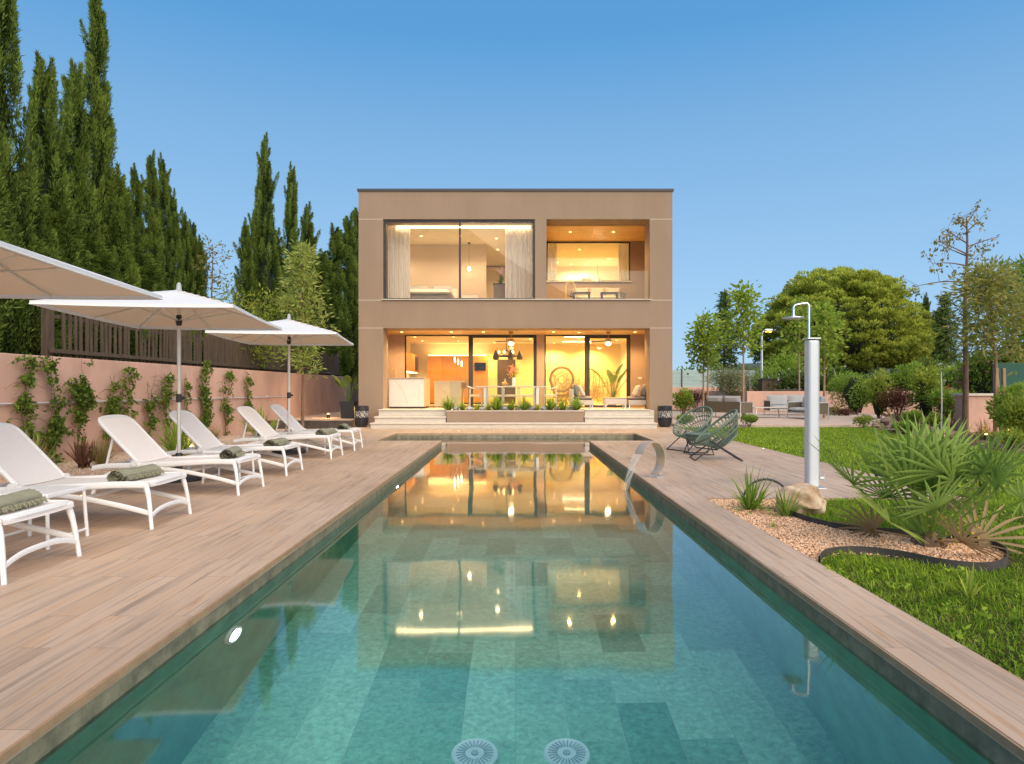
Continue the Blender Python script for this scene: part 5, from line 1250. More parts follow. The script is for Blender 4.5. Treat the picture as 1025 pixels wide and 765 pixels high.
# ================================================================== RIGHT SIDE
# water blade spout
SX, SY = 1.97, 9.32
t = thing('waterfall_spout', 'curved stainless steel blade spout pouring water into the pool', 'pool spout', (SX, SY, 0), R(38))
rad = .232; cx_, cz_ = -.20, .245
pts = [(cx_+rad*math.cos(a), cz_+rad*1.05*math.sin(a)) for a in np.linspace(R(-62), R(160), 26)]
pts = [(-.06,.0)]+pts if False else pts
b = MB(); rowA = []; 
for i, (x, z) in enumerate(pts):
    wd = .075
    rowA.append([(x,-wd,z),(x,-wd*.9,z+.004),(x,wd*.9,z+.004),(x,wd,z)])
b.grid(rowA); ins = [[((p[0]-cx_)*.945+cx_, p[1], (p[2]-cz_)*.945+cz_) for p in row][::-1] for row in rowA]; b.grid(ins)
for e in (0,-1): b.grid([rowA[e], ins[e][::-1]])
for j in (0,3): b.grid([[row[j] for row in rowA], [row[3-j] for row in ins]])
b.build('blade', mat('brushed_steel', (.66,.50,.35), .38, .03, 4, .02, 200, metal=.55), t, smooth=True)
b = MB(); b.box(cx_+rad*math.cos(R(-62))-.09, cx_+rad*math.cos(R(-62))+.07, -.11, .11, 0, .014); b.build('base_plate', m_alu, t, bevel=.004)
m, nt, out = _new('falling_water'); m_fall = m
tc = N(nt, 'TexCoord'); mp = N(nt, 'Mapping'); mp.inputs['Scale'].default_value = (1, 60, 1); L(nt, tc, 'Object', mp, 0); nn = N(nt, 'TexNoise', Scale=1); L(nt, mp, 0, nn, 'Vector')
tr = N(nt, 'BsdfTransparent'); gl = N(nt, 'BsdfPrincipled', Roughness=.12); gl.inputs['Base Color'].default_value = (.75,.68,.58,1)
mr = N(nt, 'MapRange'); mr.inputs['From Min'].default_value = .35; mr.inputs['From Max'].default_value = .65; mr.inputs['To Min'].default_value = .15; mr.inputs['To Max'].default_value = .62; L(nt, nn, 'Fac', mr, 0)
sh = N(nt, 'MixShader'); L(nt, mr, 0, sh, 0); nt.links.new(tr.outputs[0], sh.inputs[1]); nt.links.new(gl.outputs[0], sh.inputs[2]); L(nt, sh, 0, out, 0)
b = MB(); rows = []; x0, z0 = pts[-1]
for i in range(15):
    u = i/14; x = x0-.02-.21*u-.03*u*u; z = z0-.03*u-.355*u**1.6; wd = .072*(1-.35*u); rows.append([(SX+x*math.cos(R(38))-wd*k/3*math.sin(R(38)),SY+x*math.sin(R(38))+wd*k/3*math.cos(R(38)),z) for k in range(-3,4)])
zend = rows[-1][0][2]
rows = [[(p[0],p[1],WZ+.003+(p[2]-zend)*(z0-WZ-.003)/(z0-zend)) for p in row] for row in rows]
b.grid(rows); o = one(b, 'falling_water', m_fall, 'thin sheet of water falling from the steel spout into the pool', 'water sheet', smooth=True)
# garden shower
t = thing('garden_shower', 'white column shower with a chrome overhead pipe at the edge of the deck', 'shower', (px(812.5,8.25), 8.25, 0))
m_shw = mat('shower_white', (.60,.63,.66), .35, .02, 3, 0, metal=.15)
b = MB(); b.box(-.072,.072,-.072,.072,.012,1.79); b.build('column', m_shw, t, bevel=.034)
b = MB(); b.box(-.062,-.058,-.0755,-.073,.03,1.77); b.box(.058,.062,-.0755,-.073,.03,1.77); b.build('groove', mat('groove_grey', (.30,.32,.34), .5, .03), t)
b = MB(); b.box(-.081,.081,-.081,.081,1.792,1.81); b.build('cap', m_alu, t, bevel=.006)
b = MB(); b.box(-.13,.13,-.12,.12,0,.012); b.build('base_plate', m_alu, t, bevel=.004)
b = MB(); pp = [Vector(q) for q in ((-.035,0,1.81),(-.035,0,2.0),(-.035,0,2.19),(-.039,0,2.21),(-.05,0,2.226),(-.068,0,2.232),(-.13,0,2.222),(-.195,0,2.208),(-.212,0,2.198),(-.222,0,2.178),(-.222,0,2.15),(-.222,0,2.085))]
b.tube(pp, .016, 10); b.build('pipe', mat('chrome', (.70,.70,.70), .12, .02, 3, 0, metal=1.0), t, smooth=True)
b = MB(); b.lathe([(.02,2.09),(.025,2.075),(.12,2.06),(.125,2.05),(.12,2.045)][::-1], 24, (-.222,0,0)); b.build('shower_head', mat('head_grey', (.50,.56,.60), .25, .03, 3, 0, metal=.6), t, smooth=True)
b = MB(); b.tube([(.085,-.03,.12),(.13,-.03,.12)], .018, 10); b.tube([(.13,-.03,.09),(.13,-.03,.17)], .012, 8); b.build('foot_tap', m_alu, t, smooth=True)
# boulder, hoop, agapanthus
b = MB(); b.blob((0,0,.12), (.245,.19,.175), 30, 3, .15); _r = random.Random(4); _pl = [(Vector((_r.uniform(-1,1),_r.uniform(-1,1),_r.uniform(-.3,1))).normalized(), _r.uniform(.165,.215)) for _ in range(9)]; b.v = [tuple(Vector(v)-sum((n_*max(0,(Vector(v)-Vector((0,0,.12))).dot(n_)-k_)*.8 for n_,k_ in _pl), Vector((0,0,0)))) for v in b.v]; o = one(b, 'boulder', m_boulder, 'tan boulder lying in the gravel bed beside the shower', 'boulder', smooth=True, loc=(px(802,6.75),6.75,-.03), rz=R(15))
b = MB(); b.tube([(.24*math.cos(a),.0,.235*math.sin(a)-.01) for a in np.linspace(0,math.pi,24)], .012, 8); one(b, 'garden_hoop', m_black, 'thin black half hoop standing at the deck edge behind the boulder', 'hoop', smooth=True, loc=(px(767,7.40),7.40,-.01), rz=R(-8))
b = MB(); b.box(2.093,2.9,7.462,7.498,-.06,-.052+.045); setting(b.build('deck_fascia', m_deckedge, bevel=.003))
rosette('strappy_plant', 'strappy green clump in the gravel beside the pool coping', (2.36, 6.85, -.03), 60, .46, .024, m_leafgreen, 221, (12,85), 1.5)
rosette('strappy_plant', 'smaller strappy clump leaning against the boulder', (2.58, 6.5, -.03), 30, .33, .022, m_leafgreen, 222, (12,80), 1.4)
rosette('weed_tuft', 'tiny grass tuft near the coping in the gravel bed', (2.25, 5.95, -.03), 24, .10, .008, m_grass, 223, (20,80), .8)
rosette('weed_plant', 'pale weed with toothed leaves standing up in the lawn', (px(972,4.0), 4.0, -.03), 9, .22, .022, m_leaflime, 224, (35,88), 1.1)
# fan palm
def fan_palm(label, loc, seed):
    rr = np.random.default_rng(seed); t = thing('fan_palm', label, 'palm', loc)
    b = MB(); b.lathe([(.09,-.03),(.10,.03),(.07,.08),(.04,.12)], 12); 
    for k in range(5): a = k*1.3; b.tube([(.09*math.cos(a),.09*math.sin(a),0),(.11*math.cos(a),.11*math.sin(a),.04),(.09*math.cos(a),.09*math.sin(a),.09)], .025, 6)
    b.build('trunk', m_bark, t, smooth=True)
    nf = 32
    for k in range(nf):
        a = k*2.39996+rr.uniform(-.25,.25); u = (k+.5)/nf; el = R(9+72*u**.8)+rr.normal()*.10; dry = (u < .14)
        pl = rr.uniform(.38,.66)*(1.0-.12*u) if not dry else rr.uniform(.25,.42); base = np.array([.06*math.cos(a),.06*math.sin(a),.05+.12*u])
        d = np.array([math.cos(a)*math.cos(el),math.sin(a)*math.cos(el),math.sin(el)]); V = []; F = []; T = []; MI = []
        c = base+d*pl; s_ = np.array([-math.sin(a),math.cos(a),0.]); n0 = np.cross(s_, d); n0 = n0/np.linalg.norm(n0)
        if n0[2] < 0: n0 = -n0
        tw = rr.uniform(-.9,.9); s2 = s_*math.cos(tw)+n0*math.sin(tw); nn = n0*math.cos(tw)-s_*math.sin(tw)
        # petiole as a thin strip pair
        o = len(V); wv = .010
        V += [base-s_*wv, base+s_*wv, c+s_*wv*.6, c-s_*wv*.6, base-n0*wv, base+n0*wv, c+n0*wv*.6, c-n0*wv*.6]; F += [(o,o+1,o+2,o+3),(o+4,o+5,o+6,o+7)]; T += [.45]*8
        ns = 14; fl = rr.uniform(.36,.52); tone = rr.uniform(.05,.75)
        for j in range(ns):
            th = R(-112+224*j/(ns-1)); dl = d*math.cos(th)+s2*math.sin(th); cr = -d*math.sin(th)+s2*math.cos(th)
            ll = fl*(1-.28*(abs(th)/R(112))**1.6)*rr.uniform(.88,1.08); q = c.copy(); dd = dl+nn*.22; dd /= np.linalg.norm(dd); o = len(V); sg = 5
            for i in range(sg+1):
                uu = i/sg; wd = .0128*min(1,.35+uu*2.2)*(1 if uu < .55 else ((1-uu)/.45)**.8+.04)
                V += [q-cr*wd+nn*wd*.55, q, q+cr*wd+nn*wd*.55]; tt = np.clip(tone+.22*uu+rr.normal()*.03,0,1); T += [tt]*3
                q = q+dd*ll/sg; dd = dd+np.array([0,0,-.10*(1.0+2.2*dry)*uu*uu*1.6])+rr.normal(size=3)*.02; dd /= np.linalg.norm(dd)
            for i in range(sg):
                for jj in range(2): F.append((o+i*3+jj,o+i*3+jj+1,o+(i+1)*3+jj+1,o+(i+1)*3+jj))
        ob = npmesh('frond', np.array(V), np.array(F), m_palmdry if dry else m_palm, t, tint=np.array(T))
        if dry: ob['label'] = 'dry brown frond'
    P = np.array([.13,-.16,.16])+rr.normal(size=(70,3))*np.array([.10,.05,.07]); leaves('blossom', P, rr.normal(size=(70,3)), .025, .018, rr.uniform(0,1,70), leafmat('palm_blossom', (.45,.30,.03), (.75,.55,.06), .2), t, rr)
    return t
fan_palm('bushy fan palm with grey green fronds in the gravel bed', (3.22, 5.30, -.03), 301)
# green cord chairs
def round_chair(label, loc, rz):
    t = thing('cord_chair', label, 'chair', loc, rz, 'green woven round chairs on the deck')
    # local: front = -Y. rim ring tilted, wide basket below
    tilt = R(40); c0 = Vector((0,.03,.56)); Rr = .40
    def rim(a, k=1.0, off=0.): 
        x = Rr*k*math.sin(a); y = Rr*1.06*k*math.cos(a); return c0+Vector((x, y*math.cos(tilt)-off*-math.sin(tilt)*-1, y*math.sin(tilt)-off*math.cos(tilt)))
    def bowl(a, u):   # u 0 rim .. 1 bottom ring
        k = 1-.52*u; off = .30*(u**.8); p = c0+Vector((Rr*k*math.sin(a), 0, 0)); y = Rr*1.06*k*math.cos(a)-.02*u
        return p+Vector((0, y*math.cos(tilt)+off*math.sin(tilt), y*math.sin(tilt)-off*math.cos(tilt)))
    n = 48
    b = MB(); b.tube([bowl(2*math.pi*k/n,0) for k in range(n)], .021, 8, closed=True); b.build('rim', m_cane, t, smooth=True)
    b = MB(); K = 34
    for k in range(K):
        a = 2*math.pi*k/K
        for s in (-1,1): b.tube([bowl(a+s*.20*u, u) for u in (0,.2,.4,.6,.8,1)], .0068, 4)
    for u in (.38,.62): b.tube([bowl(2*math.pi*k/n,u) for k in range(n)], .009, 5, closed=True)
    b.build('basket', m_cane, t)
    b = MB(); b.tube([bowl(2*math.pi*k/n,1.0) for k in range(n)], .016, 6, closed=True)
    for q in range(1,8): k2 = 1-q/8.; b.tube([bowl(2*math.pi*k/24,1.0)*k2+bowl(0,1.0)*(1-k2)*.5+bowl(math.pi,1.0)*(1-k2)*.5 for k in range(24)], .018, 5, closed=True)
    b.build('seat', m_cane, t)
    for nm, pts in (('leg', [(-.25,.10,.36),(-.29,-.36,.012),(.29,-.36,.012),(.25,.10,.36)]), ('leg', [(-.25,-.12,.34),(-.29,.40,.012),(.29,.40,.012),(.25,-.12,.34)])):
        b = MB(); b.tube(pts, .012, 8); b.build(nm, m_black, t, smooth=True)
    b = MB(); b.tube([(-.26,.0,.285),(.26,.0,.285)], .010, 6); b.build('cross_bar', m_black, t)
    return t
rc = round_chair('green woven round chair nearer the house, its open side toward the camera', (px(692,13.3), 13.3, 0), R(-62))
dup(rc, (px(716,11.5), 11.55, 0), R(-96), 'green woven round chair nearer the camera, seen from the side')
t = thing('cord_table', 'small round green woven table between the two green chairs', 'table', (px(700,12.4), 12.45, 0), 0)
b = MB(); b.lathe([(.23,.36),(.24,.37),(.23,.385),(.001,.385)], 24); b.build('table_top', m_cane, t, smooth=True)
b = MB()
for k in range(28):
    a = 2*math.pi*k/28
    for s in (-1,1): b.tube([(.23*math.cos(a),.23*math.sin(a),.36),(.17*math.cos(a+s*.3),.17*math.sin(a+s*.3),.18)], .006, 4)
b.tube([(.17*math.cos(a),.17*math.sin(a),.18) for a in np.linspace(0,6.283,24,endpoint=False)], .012, 5, closed=True); b.build('basket', m_cane, t)
for s in (-1,1):
    b = MB(); b.tube([(-.2,s*.06,.25),(-.22,-s*.2,.012),(.22,-s*.2,.012),(.2,s*.06,.25)], .011, 7); b.build('leg', m_black, t, smooth=True)
# lounge set on the patio
def garden_sofa(label, loc, rz, w_, group='woven garden sofas on the patio', ncush=2):
    t = thing('garden_sofa', label, 'sofa', loc, rz, group); h = w_/2
    for sx in (-1,1):
        for y in (-.38,.38): b = MB(); b.tube([(sx*(h-.03),y,.0),(sx*(h-.03),y*.97,.62)], .02, 6, flat=(1,1)); b.build('leg', m_alu, t, smooth=True)
        b = MB(); b.box(sx*(h-.03)-.015,sx*(h-.03)+.015,-.36,.36,.22,.60); b.build('side_panel', m_rope, t, bevel=.006)
        b = MB(); b.box(sx*(h-.03)-.03,sx*(h-.03)+.03,-.39,.39,.603,.63); b.build('armrest', m_alu, t, bevel=.006)
    b = MB(); b.box(-h+.05,h-.05,.33,.37,.22,.63); b.build('back_panel', m_rope, t, bevel=.006)
    b = MB(); b.box(-h+.05,h-.05,-.38,.32,.20,.26); b.build('seat_frame', m_alu, t, bevel=.006)
    for k in range(ncush):
        cw = (w_-.14)/ncush; x = -h+.07+cw*(k+.5)
        b = MB(); b.cushion((x,-.05,.34), (cw*.99,.70,.17)); b.build('seat_cushion', m_greyfab, t, smooth=True)
        b = MB(); b.cushion((x,.24,.62), (cw*.97,.50,.20), Matrix.Rotation(R(76),3,'X')); b.build('back_cushion', m_greyfab, t, smooth=True)
    return t
PZ = .061
garden_sofa('taupe woven garden sofa with grey cushions at the left, seen from its arm side', (8.30, 26.7, PZ), R(125), 1.8)
garden_sofa('taupe woven garden sofa with two tall grey back cushions in front of the pink wall', (11.75, 29.2, PZ), 0, 2.0)
garden_sofa('taupe woven garden sofa at the right of the set, partly behind the shower column', (10.95, 25.6, PZ), R(-84), 1.6)
def lowtable(label, loc, w_, d_, h_):
    t = thing('garden_table', label, 'table', loc, R(4), 'low tables of the lounge set')
    b = MB(); b.box(-w_/2,w_/2,-d_/2,d_/2,h_-.03,h_); b.build('tabletop', m_lightwood, t, bevel=.006)
    for sx in (-1,1):
        for sy in (-1,1): b = MB(); b.tube([(sx*(w_/2-.1),sy*(d_/2-.08),h_-.03),(sx*(w_/2-.03),sy*(d_/2-.03),0)], .02, 6); b.build('leg', m_alu, t)
lowtable('long low garden table between the patio sofas', (9.75, 26.4, PZ), 1.3, .7, .42)
lowtable('small low garden table beside the left patio sofa', (9.35, 27.6, PZ), .5, .5, .38)
# pink walls, screens, gate parts at the back
b = MB(); b.box(5.2,14.4,40,40.2,-.06,1.28); one(b, 'garden_wall', m_pinkwall, 'far pink garden wall below the mesh fence at the left of the garden', 'wall', bevel=.01)
b = MB(); b.box(11.2,21.8,33,33.2,-.06,1.07); b.box(11.2,11.4,33.2,40,-.06,1.07); one(b, 'garden_wall', m_pinkwall, 'long low pink garden wall behind the patio sofas and shrubs', 'wall', bevel=.01)
t = thing('mesh_fence', 'pale blue green mesh fence panels above the far pink wall', 'fence', (9.8, 40.1, 1.28))
m_mesh = mat('mesh_screen', (.36,.47,.45), .7, .12, 3, .3, 30, stretch=(.3,1,4))
for k, (x0, x1) in enumerate(((-4.6,-.05),(.0,2.4),(2.45,4.6))):
    b = MB()
    for q in range(5): b.box(x0,x1,-.01,.01,.20*q,.20*q+.195)
    b.build('panel', m_mesh, t)
for x in (-.03,2.42,4.62): b = MB(); b.box(x-.03,x+.03,-.05,.05,0,1.06); b.build('post', m_black, t)
for x, lab in ((px(721.5,38.5),'dark slim post behind the olive tree, the left of two'),(px(748,38.5),'dark slim post right of the olive tree')):
    b = MB(); b.box(-.09,.09,-.06,.06,-.1,1.85); b.box(-.11,.11,-.08,.08,1.852,1.9); one(b, 'screen_post', m_frame, lab, 'post', 'dark posts behind the olive tree', loc=(x,38.5,0))
t = thing('utility_box', 'grey brown slatted box beside the street lamp behind the pink wall', 'cabinet', (px(771,37), 37, -.06)); b = MB(); b.box(-.55,.55,-.3,.3,0,1.75); b.build('body', m_oldwood, t, bevel=.01); b = MB(); b.box(-.6,.6,-.35,.35,1.752,1.80); b.build('lid', m_dark, t)
t = thing('timber_screen', 'low brown slatted timber screen behind the pink wall', 'screen', (px(789,36), 36, -.06))
for q in range(6): b = MB(); b.box(-.75,.75,-.02,.02,.28+.16*q,.28+.16*q+.14); b.build('slat', m_oldwood, t)
for x in (-.7,.7): b = MB(); b.box(x-.04,x+.04,.021,.09,0,1.28); b.build('post', m_oldwood, t)
# street lamp
t = thing('street_lamp', 'slim grey street lamp with an orange glowing head in front of the big pine', 'street lamp', (px(762.5,39), 39, -.06))
b = MB(); b.tube([(0,0,0),(0,0,pz(333,39))], [.09,.06], 10); b.build('post', m_alu, t, smooth=True)
b = MB(); b.tube([(0,0,pz(335,39)),(.08,0,pz(331,39)),(.2,0,pz(330,39))], .035, 8); b.build('arm', m_alu, t, smooth=True)
zh = pz(330,39); b = MB(); b.cushion((.38,0,zh+.02), (.5,.24,.14)); b.build('head', m_alu, t, smooth=True)
b = MB(); b.blob((.38,-.02,zh-.06), (.19,.11,.06), 8, 1, 0); b.build('lamp', glow('street_glow', (1,.36,.05), 6), t, smooth=True)
# right wall end and green fence
t = thing('wall_pier', 'low pink wall end with a pale stone cap at the right of the garden', 'wall', (13.05, 19.3, -.06))
b = MB(); b.box(-.5,.9,-.2,.2,0,1.05); b.add([(.9,-.2,0),(2.6,-.2,0),(2.6,.2,0),(.9,.2,0),(.9,-.2,.9),(2.6,-.2,.15),(2.6,.2,.15),(.9,.2,.9)], [(3,2,1,0),(4,5,6,7),(0,1,5,4),(1,2,6,5),(2,3,7,6),(3,0,4,7)]); b.build('body', m_pinkwall, t, bevel=.01)
b = MB(); b.box(-.56,2.7,-.26,.26,1.052,1.12); b.build('cap', m_stone, t, bevel=.008)
b = MB(); b.box(-.9,1.2,0,.2,0,1.30); b.box(-.35,.0,.0,.3,1.302,1.72); one(b, 'gate_wall', m_pinkwall, 'taller pink wall section with a pale block behind the low wall end', 'wall', bevel=.01, loc=(16.0,24.0,-.06))
t = thing('green_screen', 'dark green screen fence panel at the right edge above the wall', 'fence', (15.6, 20.8, -.06))
for k in range(3): b = MB(); b.box(-1.0+1.6*k,.57+1.6*k,-.01,.01,.9,2.05); b.build('panel', mat('green_screen_cloth', (.012,.075,.050), .7, .15, 3, .2, 60) if 'green_screen_cloth' not in bpy.data.materials else bpy.data.materials['green_screen_cloth'], t)
for k in range(4): b = MB(); b.box(-1.04+1.6*k,-.98+1.6*k,.012,.06,0,2.1); b.build('post', m_black, t)
# ---- the big stone pine
def stone_pine(label, loc, Rc, zlow, ztop, seed):
    rr = np.random.default_rng(seed); t = thing('stone_pine', label, 'pine tree', loc)
    b = MB(); H = ztop; b.tube(arc([(0,0,0),(.2,0,1.4),(-.1,.1,2.8)],4), [.45,.44,.42,.4,.38,.36,.34,.32,.30], 10)
    for k in range(13):
        a = k*2.4+rr.uniform(-.3,.3); f = rr.uniform(.45,.85); z = 3.2+rr.uniform(0,3.5)
        b.tube(arc([(-.1,.1,2.5),(math.cos(a)*Rc*f*.35,math.sin(a)*Rc*f*.35,z*.75+.8),(math.cos(a)*Rc*f,math.sin(a)*Rc*f,z+.8)],4), [.22-.02*i for i in range(9)], 7)
    b.build('trunk', m_bark, t, smooth=True)
    P=[];D=[];T=[];L_=[]
    cz = zlow+.36*(ztop-zlow); nc = 1150
    for k in range(nc):
        d = unit(rr.normal(size=(1,3)))[0]
        if d[2] < -.75: d[2] = -d[2]
        f = rr.uniform(.80,1.0) if rr.random() < .82 else rr.uniform(.5,.8)
        rz_ = (ztop-cz) if d[2] > 0 else (cz-zlow); bump = 1+.025*math.sin(5*d[0]+3*d[2])+.025*math.sin(7*d[1]-4*d[0])
        c = np.array([Rc*d[0], Rc*d[1], rz_*d[2]])*f*bump+np.array([0,0,cz]); cr = rr.uniform(.30,.52); n = 95
        v = unit(rr.normal(size=(n,3))); v[:,2] = np.where(v[:,2] < -.3, -v[:,2], v[:,2]); o = v*cr*np.array([1,1,.85])*rr.uniform(.75,1.,(n,1))
        P.append(c+o); D.append(v*1.2+np.array([0,0,.55])+rr.normal(size=(n,3))*.35)
        T.append(np.clip(.26+.52*v[:,2]+.10*d[2]+rr.normal()*.06+rr.normal(size=n)*.10,0,1)); L_.append(rr.uniform(.17,.28,n))  # shading put into the needle tint: clump tops bright, undersides dark
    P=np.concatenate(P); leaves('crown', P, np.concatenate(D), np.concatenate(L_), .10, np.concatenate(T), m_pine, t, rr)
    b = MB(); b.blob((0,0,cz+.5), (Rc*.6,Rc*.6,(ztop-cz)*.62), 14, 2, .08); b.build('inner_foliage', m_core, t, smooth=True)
    return t
stone_pine('huge dome shaped stone pine behind the patio', (px(839,50), 50, -.06), 6.0, 1.6, 9.75, 401)
# staked young patio trees
def young(x, Y, ytop, ybase_crown, Rc, seed, label, n=16, z0=PZ):
    H = pz(ytop, Y)-z0
    tree('young_plane_tree', label, (px(x,Y), Y, z0), H, .055, pz(ybase_crown,Y)-z0, Rc, m_leafplane, seed, nl=n, nleaf=62, Lf=.18, Wf=.115, up=.95, sig=.19, group='young trees around the patio')
young(704, 31, 330, 372, .55, 501, 'slim young patio tree next to the house, left of a pair')
young(708.5, 30.5, 316, 365, .55, 502, 'slim young patio tree right of its twin by the house')
young(744, 26.5, 287, 352, .50, 503, 'tall slim young tree in front of the left patio sofa', 20)
young(800, 34, 300, 360, .58, 504, 'young patio tree left of the shower column, behind the sofas', 12, 0)
young(825, 26.2, 306, 368, .52, 505, 'young patio tree right of the shower column', 14)
# olive
tree('olive_tree', 'small grey green olive tree with twisted trunks behind the left sofa', (px(731,34.5), 34.5, -.03), 1.9, .10, .85, .95, m_leafolive, 510, nl=22, nleaf=230, Lf=.13, Wf=.035, up=.8, sig=.22, bark=m_bark)
# conifers far
def spruce(label, loc, H, Rc, seed, m):
    rr = np.random.default_rng(seed); t = thing('conifer', label, 'conifer', loc); b = MB(); b.tube([(0,0,0),(0,0,H)], [.16,.02], 8); P=[];D=[]
    for k in range(95):
        u = (k/95)**.9; z = H*(.12+.86*u); a = k*2.4; R_ = (Rc*(1-u)**.8+.12)*rr.uniform(.6,1.1); e = np.array([math.cos(a)*R_,math.sin(a)*R_,-.18*R_+rr.normal()*.1]); b.tube([(0,0,z),tuple(np.array([0,0,z])+e)], [.03,.006], 4)
        n = int(60*R_+30); f = rr.uniform(.15,1,n)[:,None]; P.append(np.array([0,0,z])+e*f+rr.normal(size=(n,3))*.13*np.array([1,1,.6])); D.append(e*.7+rr.normal(size=(n,3))*.45+np.array([0,0,-.15]))
    b.build('trunk', m_bark, t); P=np.concatenate(P); n=len(P); leaves('crown', P, np.concatenate(D), rr.uniform(.2,.38,n), .07, np.clip(rr.normal(.35,.2,n),0,1), m, t, rr)
spruce('tall dark conifer rising behind the patio trees left of the street lamp', (px(725,52), 52, -.06), pz(288,52), 1.75, 601, m_leafdark)
spruce('dark pointed conifer right of the big pine', (px(946,52), 52, -.06), pz(291,52), 1.5, 602, m_leafdark)
spruce('shorter dark conifer against the right side of the big pine', (px(938,55), 55, -.06), pz(308,55), 1.6, 603, m_leafdark)
cyp(3, 927, 298, 33, 'distant dark cypress just right of the big pine', 1.2, 0)
# sparse tall tree and leaning leafy tree on the right
def sparse_tree():
    Y = 18.5; z0=-.03; rr = np.random.default_rng(8); t = thing('sparse_tree', 'tall bare trunked tree with few brown leaves at the right', 'tree', (px(966,Y), Y, z0)); H = pz(216,Y)
    b = MB(); tr_ = arc([(0,0,0),(.02,0,H*.3),(.0,0,H*.6),(.06,0,H*.85),(.04,0,H)],4); b.tube(tr_, [.085*(1-.85*i/16) for i in range(17)], 8)
    P=[];D=[]
    br = [(.70,-1.3,.22,-.1),(.775,-.95,-.05,.05),(.83,-.85,-.25,.25),(.82,-.5,.3,.35),(.86,.75,-.2,.25),(.88,-.45,.2,.42),(.93,.42,.1,.35),(.95,-.3,.1,.3),(.80,.5,.4,.1),(.97,.2,-.1,.35),(.72,.35,-.4,.12)]
    for k,(f,dx,dy,dz) in enumerate(br):
        o = Vector((.04*f,0,H*f)); q = arc([o,o+Vector((dx*.5,dy*.5,dz*.35+.05)),o+Vector((dx,dy,dz))],4); b.tube(q,[.022*(1-.09*i) for i in range(9)],5)
        for w_ in range(5):
            c = q[rr.integers(3,9)]; e = c+Vector(rr.normal(size=3)*.17)+Vector((0,0,-.05)); b.tube([c,e],[.007,.003],4)
            n = 8; P.append(np.array(e)+rr.normal(size=(n,3))*.06); D.append(rr.normal(size=(n,3))*.5+np.array([0,0,-.7]))
    b.build('trunk', m_bark, t, smooth=True); P=np.concatenate(P); n=len(P); leaves('crown', P, np.concatenate(D), .11, .055, rr.uniform(0,1,n), m_leafbrown, t, rr)
sparse_tree()
m_leafmix = leafmat('leaf_mixed', (.13, .21, .04), (.50, .40, .13), .45)
def fan_crown_tree():
    Y=17.0; t = tree('leaning_tree', 'russet green leafy tree tied to two wooden stakes at the right', (px(1003,Y),Y,-.03), pz(268,Y), .06, 2.0, 1.05, m_leafmix, 620, nl=30, nleaf=140, Lf=.17, Wf=.05, up=.5, sig=.2, lean=(-.35,0), bark=m_barkpale)
    for k, (dx, tl) in enumerate(((-.08,.02),(.12,-.015))):
        b = MB(); b.obox((px(1000,16.6)-px(1003,Y)+dx, -.4, .85), (.075,.075,1.75), Matrix.Rotation(tl,3,'Y')); b.build('stake', m_barkpale, t, bevel=.01)
fan_crown_tree()
tree('small_palm_tree', 'green leafy tree top at the far right behind the leaning tree', (px(1030,22),22,-.06), pz(262,22), .07, 2.6, 1.3, m_leafgreen, 621, nl=22, nleaf=200, Lf=.24, Wf=.06, up=.4, sig=.24, bark=m_bark)
